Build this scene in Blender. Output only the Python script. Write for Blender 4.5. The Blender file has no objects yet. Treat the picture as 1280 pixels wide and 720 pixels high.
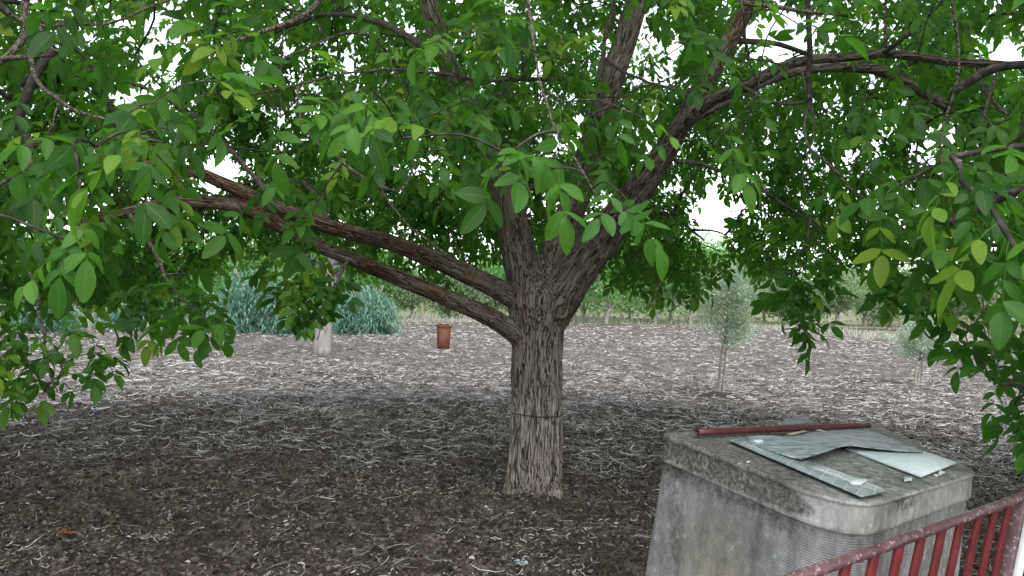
import bpy, bmesh, math, random
import numpy as np
from mathutils import Vector, Matrix
rng = np.random.default_rng(7)
random.seed(7)
scene = bpy.context.scene
col = scene.collection

# ------------------------------------------------------------------ camera
F = 967.0                       # focal length in pixels of a 1280 wide frame
H = 1.6
ROLL, PITCH = math.radians(1.5), math.radians(0.6)
_r = np.array([math.cos(ROLL), 0, math.sin(ROLL)]); _u = np.array([-math.sin(ROLL), 0, math.cos(ROLL)]); _f = np.array([0, 1.0, 0])
RIGHT = _r; UP = _u*math.cos(PITCH) - _f*math.sin(PITCH); FWD = _f*math.cos(PITCH) + _u*math.sin(PITCH)
EYE = np.array([0, 0, H])
cd = bpy.data.cameras.new('camera'); cam = bpy.data.objects.new('camera', cd); col.objects.link(cam)
cd.sensor_width = 36; cd.lens = F/1280*36; cd.clip_start = .05; cd.clip_end = 1500
M = Matrix((RIGHT, UP, -FWD)).transposed().to_4x4(); M.translation = Vector(EYE); cam.matrix_world = M
scene.camera = cam

def ray(x, y): return FWD + (x-640)/F*RIGHT - (y-360)/F*UP
def at(x, y, D): return EYE + ray(x, y)*D
def on_ground(x, y, z=0.0):
    r = ray(x, y); return EYE + r*((z-H)/r[2])
def project(P):
    q = np.asarray(P) - EYE; d = q@FWD
    dd = np.where(np.abs(d) < 1e-4, 1e-4, d)
    return 640+F*(q@RIGHT)/dd, 360-F*(q@UP)/dd, d

# ------------------------------------------------------------------ world, sun, exposure
SUN_EL, SUN_ROT = math.radians(52), math.radians(160)
w = bpy.data.worlds.new('World'); scene.world = w; w.use_nodes = True
nt = w.node_tree; bg = nt.nodes['Background']
sky = nt.nodes.new('ShaderNodeTexSky'); sky.sky_type = 'NISHITA'; sky.sun_disc = False
sky.sun_elevation = SUN_EL; sky.sun_rotation = SUN_ROT; sky.dust_density = 1; sky.air_density = 1.0; sky.ozone_density = 1
hs = nt.nodes.new('ShaderNodeHueSaturation'); hs.inputs['Saturation'].default_value = .3; hs.inputs['Value'].default_value = 1.0
nt.links.new(sky.outputs[0], hs.inputs['Color']); nt.links.new(hs.outputs[0], bg.inputs['Color'])
bg.inputs['Strength'].default_value = .15
sd = bpy.data.lights.new('sun', 'SUN'); sd.energy = .5; sd.angle = math.radians(40); sd.color = (1, .96, .9)
so = bpy.data.objects.new('sun', sd); col.objects.link(so)
sdir = Vector((math.sin(SUN_ROT)*math.cos(SUN_EL), math.cos(SUN_ROT)*math.cos(SUN_EL), math.sin(SUN_EL)))
so.rotation_euler = sdir.to_track_quat('Z', 'Y').to_euler()
scene.view_settings.view_transform = 'Standard'; scene.view_settings.look = 'None'
scene.view_settings.exposure = 1.95; scene.view_settings.gamma = 1
scene.render.engine = 'CYCLES'
cy = scene.cycles; cy.use_denoising = True
cy.max_bounces = 6; cy.diffuse_bounces = 4; cy.transmission_bounces = 4; cy.glossy_bounces = 2; cy.transparent_max_bounces = 6

# ------------------------------------------------------------------ helpers
def tag(o, label=None, cat=None, group=None, kind=None):
    if label: o['label'] = label
    if cat: o['category'] = cat
    if group: o['group'] = group
    if kind: o['kind'] = kind
    return o
def link(name, data, parent=None):
    o = bpy.data.objects.new(name, data); col.objects.link(o)
    if parent: o.parent = parent
    return o
def empty(name, loc, label=None, cat=None, group=None):
    o = link(name, None); o.location = tuple(map(float, loc)); o.empty_display_size = .2
    return tag(o, label, cat, group)
def mesh_data(name, V, faces, mat=None, smooth=True, attrs=None, uv=None):
    V = np.asarray(V, dtype=np.float32).reshape(-1, 3)
    if isinstance(faces, np.ndarray): faces = [faces]
    faces = [np.asarray(f, dtype=np.int32) for f in faces if len(f)]
    me = bpy.data.meshes.new(name)
    me.vertices.add(len(V)); me.vertices.foreach_set('co', V.ravel())
    loops = np.concatenate([f.ravel() for f in faces]); tot = np.concatenate([np.full(len(f), f.shape[1], np.int32) for f in faces])
    me.loops.add(len(loops)); me.loops.foreach_set('vertex_index', loops)
    me.polygons.add(len(tot)); st = np.concatenate([[0], np.cumsum(tot)[:-1]]).astype(np.int32)
    me.polygons.foreach_set('loop_start', st); me.polygons.foreach_set('loop_total', tot)
    if smooth: me.polygons.foreach_set('use_smooth', np.ones(len(tot), bool))
    for k, a in (attrs or {}).items():
        a = np.asarray(a, dtype=np.float32)
        if a.ndim == 1: me.attributes.new(k, 'FLOAT', 'POINT').data.foreach_set('value', a)
        else: me.attributes.new(k, 'FLOAT_VECTOR', 'POINT').data.foreach_set('vector', a.ravel())
    if uv is not None:
        l = me.uv_layers.new(name='UVMap'); l.data.foreach_set('uv', np.asarray(uv, np.float32)[loops].ravel())
    me.update(); me.validate()
    if mat: me.materials.append(mat)
    return me
def part(name, V, faces, mat, parent=None, smooth=True, attrs=None, uv=None):
    V = np.asarray(V, float).reshape(-1, 3)
    if parent is not None: V = V - np.array(parent.location)
    return link(name, mesh_data(name, V, faces, mat, smooth, attrs, uv), parent)
def merge(items):
    Vs, Q, n = [], {}, 0
    for V, fs in items:
        if isinstance(fs, np.ndarray): fs = [fs]
        for f in fs:
            if len(f): Q.setdefault(f.shape[1], []).append(np.asarray(f)+n)
        Vs.append(V); n += len(V)
    return np.concatenate(Vs), [np.concatenate(v) for v in Q.values()]
def catmull(P, per=6):
    P = np.asarray(P, float)
    if len(P) == 2: return np.array([P[0]+(P[1]-P[0])*t for t in np.linspace(0, 1, per+1)])
    E = np.vstack([2*P[0]-P[1], P, 2*P[-1]-P[-2]]); out = []
    for i in range(1, len(E)-2):
        a, b, c, d = E[i-1:i+3]
        for t in np.arange(per)/per:
            out.append(.5*((2*b)+(c-a)*t+(2*a-5*b+4*c-d)*t*t+(-a+3*b-3*c+d)*t**3))
    out.append(E[-2]); return np.array(out)
def frames(P):
    T = np.gradient(P, axis=0); T /= np.linalg.norm(T, axis=1)[:, None]+1e-9
    n = np.cross(T[0], [0.3, 1, 0.2]); n /= np.linalg.norm(n); N = [n]
    for t in T[1:]:
        n = n - t*(n@t); n /= np.linalg.norm(n)+1e-9; N.append(n)
    N = np.array(N); return T, N, np.cross(T, N)
def tube(P, R, n=8, cap=True):
    P = np.asarray(P, float); R = np.broadcast_to(np.asarray(R, float), (len(P),))
    T, N, B = frames(P); a = np.arange(n)*2*math.pi/n
    V = (P[:, None] + R[:, None, None]*(np.cos(a)[None, :, None]*N[:, None]+np.sin(a)[None, :, None]*B[:, None])).reshape(-1, 3)
    i = np.arange(len(P)-1)[:, None]*n; j = np.arange(n)[None]; k = (j+1) % n
    Q = np.stack([i+j, i+k, i+n+k, i+n+j], -1).reshape(-1, 4)
    fs = [Q]
    if cap:
        V = np.vstack([V, P[0], P[-1]]); c0 = len(V)-2; e = (len(P)-1)*n
        jj = np.arange(n); kk = (jj+1) % n
        fs.append(np.vstack([np.stack([kk, jj, np.full(n, c0)], -1), np.stack([e+jj, e+kk, np.full(n, c0+1)], -1)]))
    return V, fs
def prism(bottom, top):
    b = np.asarray(bottom, float); t = np.asarray(top, float); n = len(b)
    V = np.vstack([b, t]); j = np.arange(n); k = (j+1) % n
    return V, [np.stack([j, k, n+k, n+j], -1), np.arange(n)[::-1][None], (np.arange(n)+n)[None]]
def box(c, h, R=np.eye(3)):
    s = np.array([[-1,-1,-1],[1,-1,-1],[1,1,-1],[-1,1,-1],[-1,-1,1],[1,-1,1],[1,1,1],[-1,1,1]], float)*h
    return s@np.asarray(R).T+c, np.array([[0,3,2,1],[4,5,6,7],[0,1,5,4],[1,2,6,5],[2,3,7,6],[3,0,4,7]])
def _hash(i, j, k):
    h = (i.astype(np.int64)*374761393 + j.astype(np.int64)*668265263 + k.astype(np.int64)*2147483647) & 0xffffffff
    h = ((h ^ (h >> 13))*1274126177) & 0xffffffff
    return ((h ^ (h >> 16)) & 0xffffff)/float(0xffffff)
def vnoise(p):
    p = np.asarray(p, float); i = np.floor(p).astype(np.int64); f = p-i; f = f*f*(3-2*f); r = 0
    for a in (0, 1):
        for b in (0, 1):
            for c in (0, 1):
                wgt = (f[..., 0] if a else 1-f[..., 0])*(f[..., 1] if b else 1-f[..., 1])*(f[..., 2] if c else 1-f[..., 2])
                r = r + wgt*_hash(i[..., 0]+a, i[..., 1]+b, i[..., 2]+c)
    return r
def fbm(p, o=4, g=.5):
    s = 0; a = 1; t = 0; p = np.asarray(p, float)
    for i in range(o):
        s = s+a*vnoise(p+i*17.3); t += a; a *= g; p = p*2.03
    return s/t
def sstep(a, b, x): t = np.clip((x-a)/(b-a), 0, 1); return t*t*(3-2*t)
def fix_normals(me):
    bm = bmesh.new(); bm.from_mesh(me); bmesh.ops.recalc_face_normals(bm, faces=bm.faces); bm.to_mesh(me); bm.free()

# ------------------------------------------------------------------ materials
class Mat:
    def __init__(s, name, rough=.8, spec=.3):
        s.m = bpy.data.materials.new(name); s.m.use_nodes = True; s.nt = s.m.node_tree
        s.b = s.nt.nodes['Principled BSDF']; s.out = s.nt.nodes['Material Output']
        s.b.inputs['Roughness'].default_value = rough; s.b.inputs['Specular IOR Level'].default_value = spec
    def n(s, t, **kw):
        nd = s.nt.nodes.new('ShaderNode'+t)
        for k, v in kw.items():
            if k.startswith('i_'): nd.inputs[k[2:].replace('_', ' ')].default_value = v
            else: setattr(nd, k, v)
        return nd
    def l(s, a, b): s.nt.links.new(a, b)
    def coord(s, scale=(1, 1, 1), attr=None, rot=(0, 0, 0)):
        mp = s.n('Mapping'); mp.inputs['Scale'].default_value = scale; mp.inputs['Rotation'].default_value = rot
        if attr: a = s.n('Attribute', attribute_name=attr); s.l(a.outputs['Vector'], mp.inputs['Vector'])
        else: a = s.n('TexCoord'); s.l(a.outputs['Object'], mp.inputs['Vector'])
        return mp.outputs[0]
    def noise(s, vec, scale, detail=4, rough=.55, dist=0):
        nd = s.n('TexNoise'); nd.inputs['Scale'].default_value = scale; nd.inputs['Detail'].default_value = detail
        nd.inputs['Roughness'].default_value = rough; nd.inputs['Distortion'].default_value = dist
        s.l(vec, nd.inputs['Vector']); return nd.outputs['Fac']
    def ramp(s, fac, stops):
        r = s.n('ValToRGB'); e = r.color_ramp.elements
        while len(e) > 1: e.remove(e[-1])
        e[0].position, e[0].color = stops[0][0], (*stops[0][1], 1)
        for p, c in stops[1:]:
            q = e.new(p); q.color = (*c, 1)
        s.l(fac, r.inputs[0]); return r.outputs[0]
    def mix(s, fac, a, b, mode='MIX'):
        m = s.n('Mix', data_type='RGBA', blend_type=mode)
        for inp, v in ((m.inputs[0], fac), (m.inputs[6], a), (m.inputs[7], b)):
            if hasattr(v, 'links') or hasattr(v, 'is_linked'): s.l(v, inp)
            elif isinstance(v, (int, float)): inp.default_value = v
            else: inp.default_value = (*v, 1)
        return m.outputs[2]
    def math(s, op, a, b=0.0, c=None):
        m = s.n('Math', operation=op)
        for i, v in enumerate((a, b) if c is None else (a, b, c)):
            if isinstance(v, (int, float)): m.inputs[i].default_value = v
            else: s.l(v, m.inputs[i])
        return m.outputs[0]
    def bump(s, h, strength=.5, dist=.01):
        b = s.n('Bump'); b.inputs['Strength'].default_value = strength; b.inputs['Distance'].default_value = dist
        s.l(h, b.inputs['Height']); s.l(b.outputs[0], s.b.inputs['Normal']); return b
    def col(s, c): s.l(c, s.b.inputs['Base Color']); return s

def g3(v): return (v, v, v)
# bark: 'bc' holds bark coordinates that run round and along each limb, 'ridge' the height of the bark plates, 'lichen' where lichen grows
m = Mat('walnut_bark', .9, .08)
rg = m.n('Attribute', attribute_name='ridge').outputs['Fac']; li = m.n('Attribute', attribute_name='lichen').outputs['Fac']
cv = m.coord(attr='bc'); wp_ = m.n('VectorMath', operation='ADD')
dn_ = m.n('TexNoise'); dn_.inputs['Scale'].default_value = 1.1; dn_.inputs['Detail'].default_value = 3; m.l(cv, dn_.inputs['Vector'])
m.l(cv, wp_.inputs[0]); m.l(dn_.outputs['Color'], wp_.inputs[1]); cw = wp_.outputs[0]
def furrow(sc, wdt):
    f_ = m.noise(cw, sc, 2.5, .5); return m.ramp(m.math('ABSOLUTE', m.math('SUBTRACT', f_, .5)), [(0, g3(0)), (wdt, g3(1))])
f1 = furrow(2.0, .045); f2 = furrow(3.8, .045)
fine = m.noise(cv, 5.5, 6, .7); fine2 = m.noise(m.coord(), 7, 5, .6)
pl = m.math('MULTIPLY', f1, m.math('ADD', m.math('MULTIPLY', f2, .45), .55))
hgt = m.math('ADD', m.math('MULTIPLY', pl, .62), m.math('ADD', m.math('MULTIPLY', fine, .32), m.math('MULTIPLY', rg, .14)))
base = m.ramp(hgt, [(.22, (.012, .0095, .008)), (.44, (.080, .063, .051)), (.62, (.23, .195, .162)), (.88, (.42, .37, .32))])
base = m.mix(m.math('MULTIPLY', fine2, .45), base, m.mix(pl, (.02, .016, .012), (.085, .068, .052)), 'MIX')
lf = m.math('MULTIPLY', m.ramp(m.noise(m.coord(), 6.5, 6, .75), [(.40, g3(0)), (.58, g3(1))]), li)
lic = m.mix(m.noise(m.coord(), 14, 3), (.15, .050, .016), (.30, .12, .026))
base = m.mix(m.math('MULTIPLY', lf, .8), base, m.mix(pl, (.02, .01, .006), lic))
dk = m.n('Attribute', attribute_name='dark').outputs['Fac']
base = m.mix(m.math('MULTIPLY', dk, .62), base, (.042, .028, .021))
m.col(base); m.bump(hgt, 1.0, .022); BARK = m.m
m = Mat('twig_bark', .85, .25)
n1 = m.noise(m.coord((1, 1, 1)), 30, 4)
m.col(m.ramp(n1, [(.3, (.018, .014, .012)), (.55, (.048, .039, .033)), (.75, (.15, .13, .115))])); m.bump(n1, .6, .004); TWIG = m.m

def leaf_mat(name, dark, mid, light, trans=.42, veins=True, under=(.10, .19, .07), rough=.42, spec=.45):
    m = Mat(name, rough, spec)
    t = m.math('FRACT', m.math('ADD', m.n('Attribute', attribute_name='tint').outputs['Fac'], m.n('ObjectInfo').outputs['Random']))
    c = m.ramp(t, [(0, dark), (.45, mid), (.85, light), (.97, (light[0]*2.1, light[1]*1.2, light[2]*.8) if veins else light)])
    if veins:
        uv = m.n('UVMap'); sp = m.n('SeparateXYZ'); m.l(uv.outputs[0], sp.inputs[0])
        u, v = sp.outputs[0], m.math('ABSOLUTE', sp.outputs[1])
        ph = m.math('SINE', m.math('MULTIPLY', m.math('SUBTRACT', u, m.math('MULTIPLY', v, .2)), 62.8))
        side = m.ramp(ph, [(.80, g3(0)), (1.0, g3(.55))])
        midr = m.ramp(v, [(.0, g3(1)), (.09, g3(0))])
        vn = m.math('MAXIMUM', side, midr)
        c = m.mix(m.math('MULTIPLY', vn, .5), c, (light[0]*1.6+.03, light[1]*1.3+.03, light[2]*1.5+.02))
        m.bump(vn, -.35, .002)
    nz = m.noise(m.coord(), 40, 3)
    c = m.mix(m.math('MULTIPLY', nz, .25), c, dark)
    if veins:
        sp_ = m.ramp(m.noise(m.coord(), 95, 4, .7), [(.70, g3(0)), (.74, g3(.75))]); c = m.mix(sp_, c, (.06, .035, .012))
    gb = m.n('NewGeometry').outputs['Backfacing']
    cc = m.mix(m.math('MULTIPLY', gb, .45), c, under)
    m.col(cc)
    tr = m.n('BsdfTranslucent'); tc = m.mix(.6, c, (light[0]*1.7, light[1]*1.9, light[2]*.8)); m.l(tc, tr.inputs['Color'])
    mx = m.n('MixShader'); mx.inputs[0].default_value = trans
    m.l(m.b.outputs[0], mx.inputs[1]); m.l(tr.outputs[0], mx.inputs[2]); m.l(mx.outputs[0], m.out.inputs[0])
    return m.m
LEAF = leaf_mat('walnut_leaf', (.010, .048, .007), (.036, .132, .015), (.092, .24, .026), trans=.48, under=(.042, .135, .024), spec=.3, rough=.5)
OLIVE = leaf_mat('olive_leaf', (.18, .25, .20), (.29, .36, .30), (.40, .47, .41), .25, False, (.26, .30, .25), .6, .25)
BLUEG = leaf_mat('bluish_foliage', (.030, .095, .072), (.085, .195, .155), (.20, .34, .28), .3, False, (.13, .21, .19), .65, .2)
FARG = leaf_mat('far_foliage', (.06, .17, .06), (.12, .28, .095), (.20, .38, .14), .42, False, (.10, .18, .08), .6, .25)
PALEG = leaf_mat('pale_far_foliage', (.11, .17, .10), (.17, .24, .14), (.26, .32, .2), .42, False, (.2, .26, .17), .6, .2)

# soil
m = Mat('tilled_soil', .95, .12)
o = m.n('TexCoord').outputs['Object']
big = m.noise(o, .55, 5, .6); mid = m.noise(o, 5, 6, .6); fin = m.noise(o, 38, 5, .65)
soil = m.ramp(m.math('ADD', m.math('MULTIPLY', mid, .5), m.math('MULTIPLY', fin, .5)), [(.32, (.015, .0115, .009)), (.5, (.070, .056, .046)), (.66, (.22, .185, .157))])
res = m.n('Attribute', attribute_name='residue').outputs['Fac']
streak = m.noise(m.coord((1, 2.2, 1)), 9, 6, .7, 1.2)
straw = m.ramp(streak, [(.38, (.045, .037, .031)), (.52, (.17, .15, .132)), (.66, (.40, .372, .345))])
heap = m.ramp(m.noise(m.coord((1, .8, 1)), 2.3, 4, .6), [(.40, g3(.25)), (.58, g3(1))])
cover = m.ramp(m.math('ADD', m.math('MULTIPLY', streak, .7), m.math('MULTIPLY', big, .35)), [(.40, g3(0)), (.62, g3(1))])
gr_ = m.n('Attribute', attribute_name='grass').outputs['Fac']
m.col(m.mix(gr_, m.mix(m.math('MULTIPLY', m.math('MULTIPLY', cover, heap), res), soil, straw), m.ramp(streak, [(.4, (.12, .13, .07)), (.6, (.30, .28, .19))])))
m.bump(m.math('ADD', m.math('MULTIPLY', mid, .6), m.math('MULTIPLY', fin, .6)), 1.0, .05); SOIL = m.m
m = Mat('soil_clod', .95, .1)
o = m.n('TexCoord').outputs['Object']; fin = m.noise(o, 45, 5, .65)
m.col(m.ramp(m.math('ADD', m.math('MULTIPLY', fin, .6), m.math('MULTIPLY', m.n('Attribute', attribute_name='tint').outputs['Fac'], .4)), [(.25, (.015, .011, .008)), (.5, (.066, .050, .039)), (.8, (.24, .196, .163))]))
m.bump(fin, .8, .01); CLOD = m.m
m = Mat('straw', .8, .25)
m.col(m.ramp(m.math('FRACT', m.n('Attribute', attribute_name='tint').outputs['Fac']), [(0, (.05, .043, .037)), (.35, (.165, .15, .135)), (.7, (.37, .35, .32)), (1, (.56, .54, .505))])); STRAW = m.m
m = Mat('dry_grass', .85, .2)
m.col(m.ramp(m.n('Attribute', attribute_name='tint').outputs['Fac'], [(0, (.20, .18, .15)), (.45, (.38, .36, .31)), (.7, (.55, .53, .47)), (.8, (.20, .27, .15)), (1, (.14, .24, .10))])); DRY = m.m
m = Mat('whitewashed_bark', .9, .1)
nz = m.noise(m.coord((1, 1, .3)), 9, 6, .6)
m.col(m.ramp(nz, [(.3, (.15, .135, .12)), (.5, (.24, .225, .21)), (.75, (.35, .335, .315))])); m.bump(nz, .8, .01); WHITEBARK = m.m
m = Mat('pale_bark', .9, .1)
nz = m.noise(m.coord((1, 1, .3)), 12, 5, .6)
m.col(m.ramp(nz, [(.3, (.16, .14, .12)), (.7, (.36, .33, .29))])); m.bump(nz, .8, .01); PALEBARK = m.m

# ------------------------------------------------------------------ ground
def graded(spec):
    out = [spec[0][0]]
    for a, b, st in spec:
        n = max(1, int(round((b-a)/st))); out += list(a+(b-a)*np.arange(1, n+1)/n)
    return np.array(out)
gx = graded([(-420, -60, 24), (-60, -20, 2), (-20, -9, .2), (-9, -4.2, .06), (-4.2, 4.2, .024), (4.2, 9, .06), (9, 24, .2), (24, 60, 2), (60, 420, 24)])
gy = graded([(-40, 0, 4), (0, 3, .5), (3, 4, .06), (4, 7.5, .022), (7.5, 11, .04), (11, 18, .09), (18, 32, .16), (32, 50, .4), (50, 60, 1), (60, 700, 20)])
def base_height(x, y):
    z = .035*(fbm(np.stack([x*.8, y*.8, x*0+3], -1), 3)-.5)
    z = z + sstep(60, 200, y)*3.0 + sstep(24, 60, np.abs(x))*.8
    return z
X, Y = np.meshgrid(gx, gy)
near = sstep(24, 10, Y)*sstep(16, 7, np.abs(X)); near2 = sstep(48, 24, Y)*sstep(30, 18, np.abs(X))
P = np.stack([X, Y, X*0], -1)
n1 = fbm(P*6, 4, .6); n2 = fbm(P*19+5, 3, .6); n3 = np.abs(fbm(P*11+9, 3)-.5)*2
Z = base_height(X, Y) + near*(.085*(n1-.5)+.05*(n2-.5)+.03*n3) + near2*(.10*(fbm(P*2.1, 3)-.5)+.12*sstep(8, 16, Y)*(fbm(P*[2.6, 2.0, 1]+3, 2)-.5))
tr0 = on_ground(668, 630)
Z += (.02+.05*fbm(P*5+3, 3))*np.exp(-(((X-tr0[0])**2+(Y-tr0[1])**2)/.13))
resid = sstep(5.0, 15, Y+.5*np.maximum(X-tr0[0], 0)+.1*np.abs(X-tr0[0]))*.85+.08
resid = np.clip(resid + .5*(fbm(P*.7+2, 3)-.5)*sstep(5, 9, Y), 0, 1)
nx, ny = len(gx), len(gy)
idx = np.arange(nx*ny).reshape(ny, nx)
Q = np.stack([idx[:-1, :-1], idx[:-1, 1:], idx[1:, 1:], idx[1:, :-1]], -1).reshape(-1, 4)
ground = part('ground', np.stack([X, Y, Z], -1), Q, SOIL, attrs={'residue': resid.ravel(), 'grass': (sstep(0, 3, Y-np.interp(X, [-60, -17, -10, -6, 3, 10, 16, 18.5, 60], [26, 25, 30, 42, 47, 47, 43, 30, 28]))).ravel()}); tag(ground, kind='structure')
def ground_z(x, y):
    x = np.asarray(x, float); y = np.asarray(y, float)
    i = np.clip(np.searchsorted(gx, x)-1, 0, nx-2); j = np.clip(np.searchsorted(gy, y)-1, 0, ny-2)
    fx = (x-gx[i])/(gx[i+1]-gx[i]); fy = (y-gy[j])/(gy[j+1]-gy[j])
    return (Z[j, i]*(1-fx)*(1-fy)+Z[j, i+1]*fx*(1-fy)+Z[j+1, i]*(1-fx)*fy+Z[j+1, i+1]*fx*fy)
def gp(x, y):
    p = on_ground(x, y); p[2] = float(ground_z(p[0], p[1])); return p

# ------------------------------------------------------------------ walnut tree skeleton (x, y in photo pixels, depth in metres, width in pixels)
def sk(pts):
    P = np.array([at(x, y, d) for x, y, d, w_ in pts]); R = np.array([w_/2*d/F for x, y, d, w_ in pts]); return P, R
TD = 6.15
b0 = tr0
MAIN = {
 'trunk': [(668, 660, TD, 86), (668, 640, TD, 78), (668, 625, TD, 73), (669, 600, TD, 68.5), (670, 560, TD, 65.5), (671, 500, TD, 63.5), (671, 440, TD, 63.5), (672, 405, TD, 70), (674, 372, TD, 80), (672, 345, TD, 60)],
 'left_upper': [(672, 388, TD, 40), (640, 370, 6.1, 28), (600, 350, 6.0, 26), (560, 332, 5.9, 25), (520, 315, 5.75, 23), (480, 301, 5.6, 21), (420, 286, 5.35, 20), (350, 261, 5.1, 18), (285, 232, 4.9, 17), (240, 214, 4.8, 15), (180, 205, 4.7, 12), (90, 190, 4.5, 9), (-60, 160, 4.3, 6)],
 'left_lower': [(672, 436, TD, 42), (635, 410, 6.05, 26), (605, 393, 5.95, 23), (565, 375, 5.8, 22), (524, 358, 5.7, 21), (480, 340, 5.55, 20), (440, 324, 5.4, 18), (380, 300, 5.2, 18), (330, 272, 5.05, 18), (290, 256, 4.95, 17), (220, 253, 4.8, 17), (150, 268, 4.65, 13), (80, 278, 4.5, 9), (-20, 265, 4.3, 6)],
 'centre_left': [(668, 392, TD, 56), (655, 345, 6.1, 46), (645, 300, 6.05, 42), (634, 250, 6.0, 38), (612, 190, 5.9, 34), (585, 130, 5.85, 30), (560, 80, 5.8, 26), (540, 20, 5.8, 24), (520, -70, 5.8, 20), (500, -190, 5.9, 14), (470, -300, 6.0, 8)],
 'centre': [(678, 385, TD+.05, 54), (692, 335, 6.15, 44), (708, 285, 6.25, 38), (728, 220, 6.5, 32), (745, 160, 6.6, 32), (765, 100, 6.7, 31), (782, 50, 6.8, 30), (796, 0, 6.9, 27), (815, -90, 7.1, 22), (830, -200, 7.3, 12)],
 'right': [(682, 392, TD, 64), (716, 345, 6.05, 54), (750, 298, 5.9, 46), (785, 255, 5.75, 40), (815, 215, 5.6, 32), (835, 182, 5.5, 25), (858, 150, 5.35, 20), (885, 128, 5.2, 17), (930, 108, 5.0, 15), (990, 79, 4.8, 13), (1060, 71, 4.55, 13), (1110, 67, 4.4, 12), (1180, 76, 4.2, 12), (1250, 80, 4.0, 10), (1330, 84, 3.8, 7)],
 'back_right': [(800, 235, 5.75, 34), (826, 200, 6.1, 28), (855, 150, 6.5, 25), (885, 95, 6.9, 24), (912, 50, 7.2, 24), (930, 18, 7.4, 20), (960, -50, 7.7, 16), (990, -130, 8, 9)],
 'back': [(690, 345, 6.4, 30), (705, 290, 6.9, 24), (700, 240, 7.6, 20), (690, 200, 8.4, 16), (670, 170, 9.4, 11), (650, 150, 10.4, 7)],
 'behind_right': [(858, 150, 5.35, 18), (930, 112, 5.6, 15), (1000, 88, 5.7, 13), (1075, 84, 5.8, 14), (1120, 95, 5.8, 14), (1165, 122, 5.8, 13), (1220, 150, 5.8, 12), (1290, 178, 5.8, 9), (1380, 200, 5.8, 5)],
 'toward_camera': [(524, -50, 5.8, 22), (535, -130, 5.3, 24), (560, -250, 4.4, 28), (580, -380, 3.6, 28), (600, -500, 2.8, 24), (640, -1200, 2.0, 20)],
}
skel = {}
for k, pts in MAIN.items():
    P_, R_ = sk(pts); PP = catmull(P_, 5); RR = np.interp(np.arange(len(PP)), np.arange(len(R_))*5, R_)
    for _ in range(3): RR[1:-1] = (RR[:-2]+2*RR[1:-1]+RR[2:])/4
    skel[k] = (PP, RR)
items = [tube(p, r, 20) for p, r in skel.values()]
# knot scars near the fork
kp = at(700, 388, TD-.19)
for (x, y, rr) in ((702, 388, .045), (668, 352, .05)):
    c = at(x, y, TD-.2); th = np.linspace(0, 2*math.pi, 13)
    ring = c+ rr*(np.cos(th)[:, None]*RIGHT+np.sin(th)[:, None]*UP*1.2)
    items.append(tube(ring, .02, 8, cap=False))
Vr, Fr = merge(items)
me = mesh_data('raw', Vr, Fr)
ob = link('raw', me)
md = ob.modifiers.new('r', 'REMESH'); md.mode = 'VOXEL'; md.voxel_size = .0095; md.use_smooth_shade = True
ms = ob.modifiers.new('s', 'SMOOTH'); ms.iterations = 9; ms.factor = .5
dg = bpy.context.evaluated_depsgraph_get(); ev = bpy.data.meshes.new_from_object(ob.evaluated_get(dg))
bpy.data.objects.remove(ob); bpy.data.meshes.remove(me)
bm = bmesh.new(); bm.from_mesh(ev); bm.verts.ensure_lookup_table(); seen = set(); groups_ = []
for v in bm.verts:
    if v.index in seen: continue
    st_ = [v]; seen.add(v.index); g_ = []
    while st_:
        q = st_.pop(); g_.append(q)
        for e in q.link_edges:
            o_ = e.other_vert(q)
            if o_.index not in seen: seen.add(o_.index); st_.append(o_)
    groups_.append(g_)
groups_.sort(key=len)
bmesh.ops.delete(bm, geom=[v for g_ in groups_[:-1] for v in g_], context='VERTS'); bm.to_mesh(ev); bm.free()
V = np.empty(len(ev.vertices)*3, np.float32); ev.vertices.foreach_get('co', V); V = V.reshape(-1, 3).astype(float)
N = np.empty(len(ev.vertices)*3, np.float32); ev.vertices.foreach_get('normal', N); N = N.reshape(-1, 3).astype(float)
lp = np.empty(len(ev.loops), np.int32); ev.loops.foreach_get('vertex_index', lp)
pt = np.empty(len(ev.polygons), np.int32); ev.polygons.foreach_get('loop_total', pt)
assert (pt == 4).all() or True
FQ = lp.reshape(-1, 4) if (pt == 4).all() else None
bpy.data.meshes.remove(ev)
# nearest skeleton segment of every vertex
keys = list(skel); SA, SB, SR, SS, SK, S2, T0, T1 = [], [], [], [], [], [], [], []
for ki, k in enumerate(keys):
    p, r = skel[k]; ln = np.concatenate([[0], np.cumsum(np.linalg.norm(np.diff(p, axis=0), axis=1))])
    if k == 'trunk': ln = ln-ln[-3]
    SA.append(p[:-1]); SB.append(p[1:]); SR.append(r[:-1]); S2.append(r[1:]); tt_ = frames(p)[0]; T0.append(tt_[:-1]); T1.append(tt_[1:]); SS.append(ln[:-1]); SK.append(np.full(len(p)-1, ki))
SA, SB, SR, SS, SK, S2, T0, T1 = map(np.concatenate, (SA, SB, SR, SS, SK, S2, T0, T1))
BD = SB-SA; L2 = (BD**2).sum(1); best = np.full(len(V), 1e9); bi = np.zeros(len(V), int); bt = np.zeros(len(V))
for s_ in range(len(SA)):
    t = np.clip(((V-SA[s_])@BD[s_])/L2[s_], 0, 1); d = np.linalg.norm(V-(SA[s_]+t[:, None]*BD[s_]), axis=1)-SR[s_]*(1-t)-S2[s_]*t
    mk = d < best; best[mk] = d[mk]; bi[mk] = s_; bt[mk] = t[mk]
Td = BD/np.sqrt(L2)[:, None]; q = SA[bi]+bt[:, None]*BD[bi]; off = V-q; sl = SS[bi]+bt*np.sqrt(L2)[bi]
rad = SR[bi]
tn_ = T0[bi]*(1-bt)[:, None]+T1[bi]*bt[:, None]; tn_ /= np.linalg.norm(tn_, axis=1)[:, None]
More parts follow.
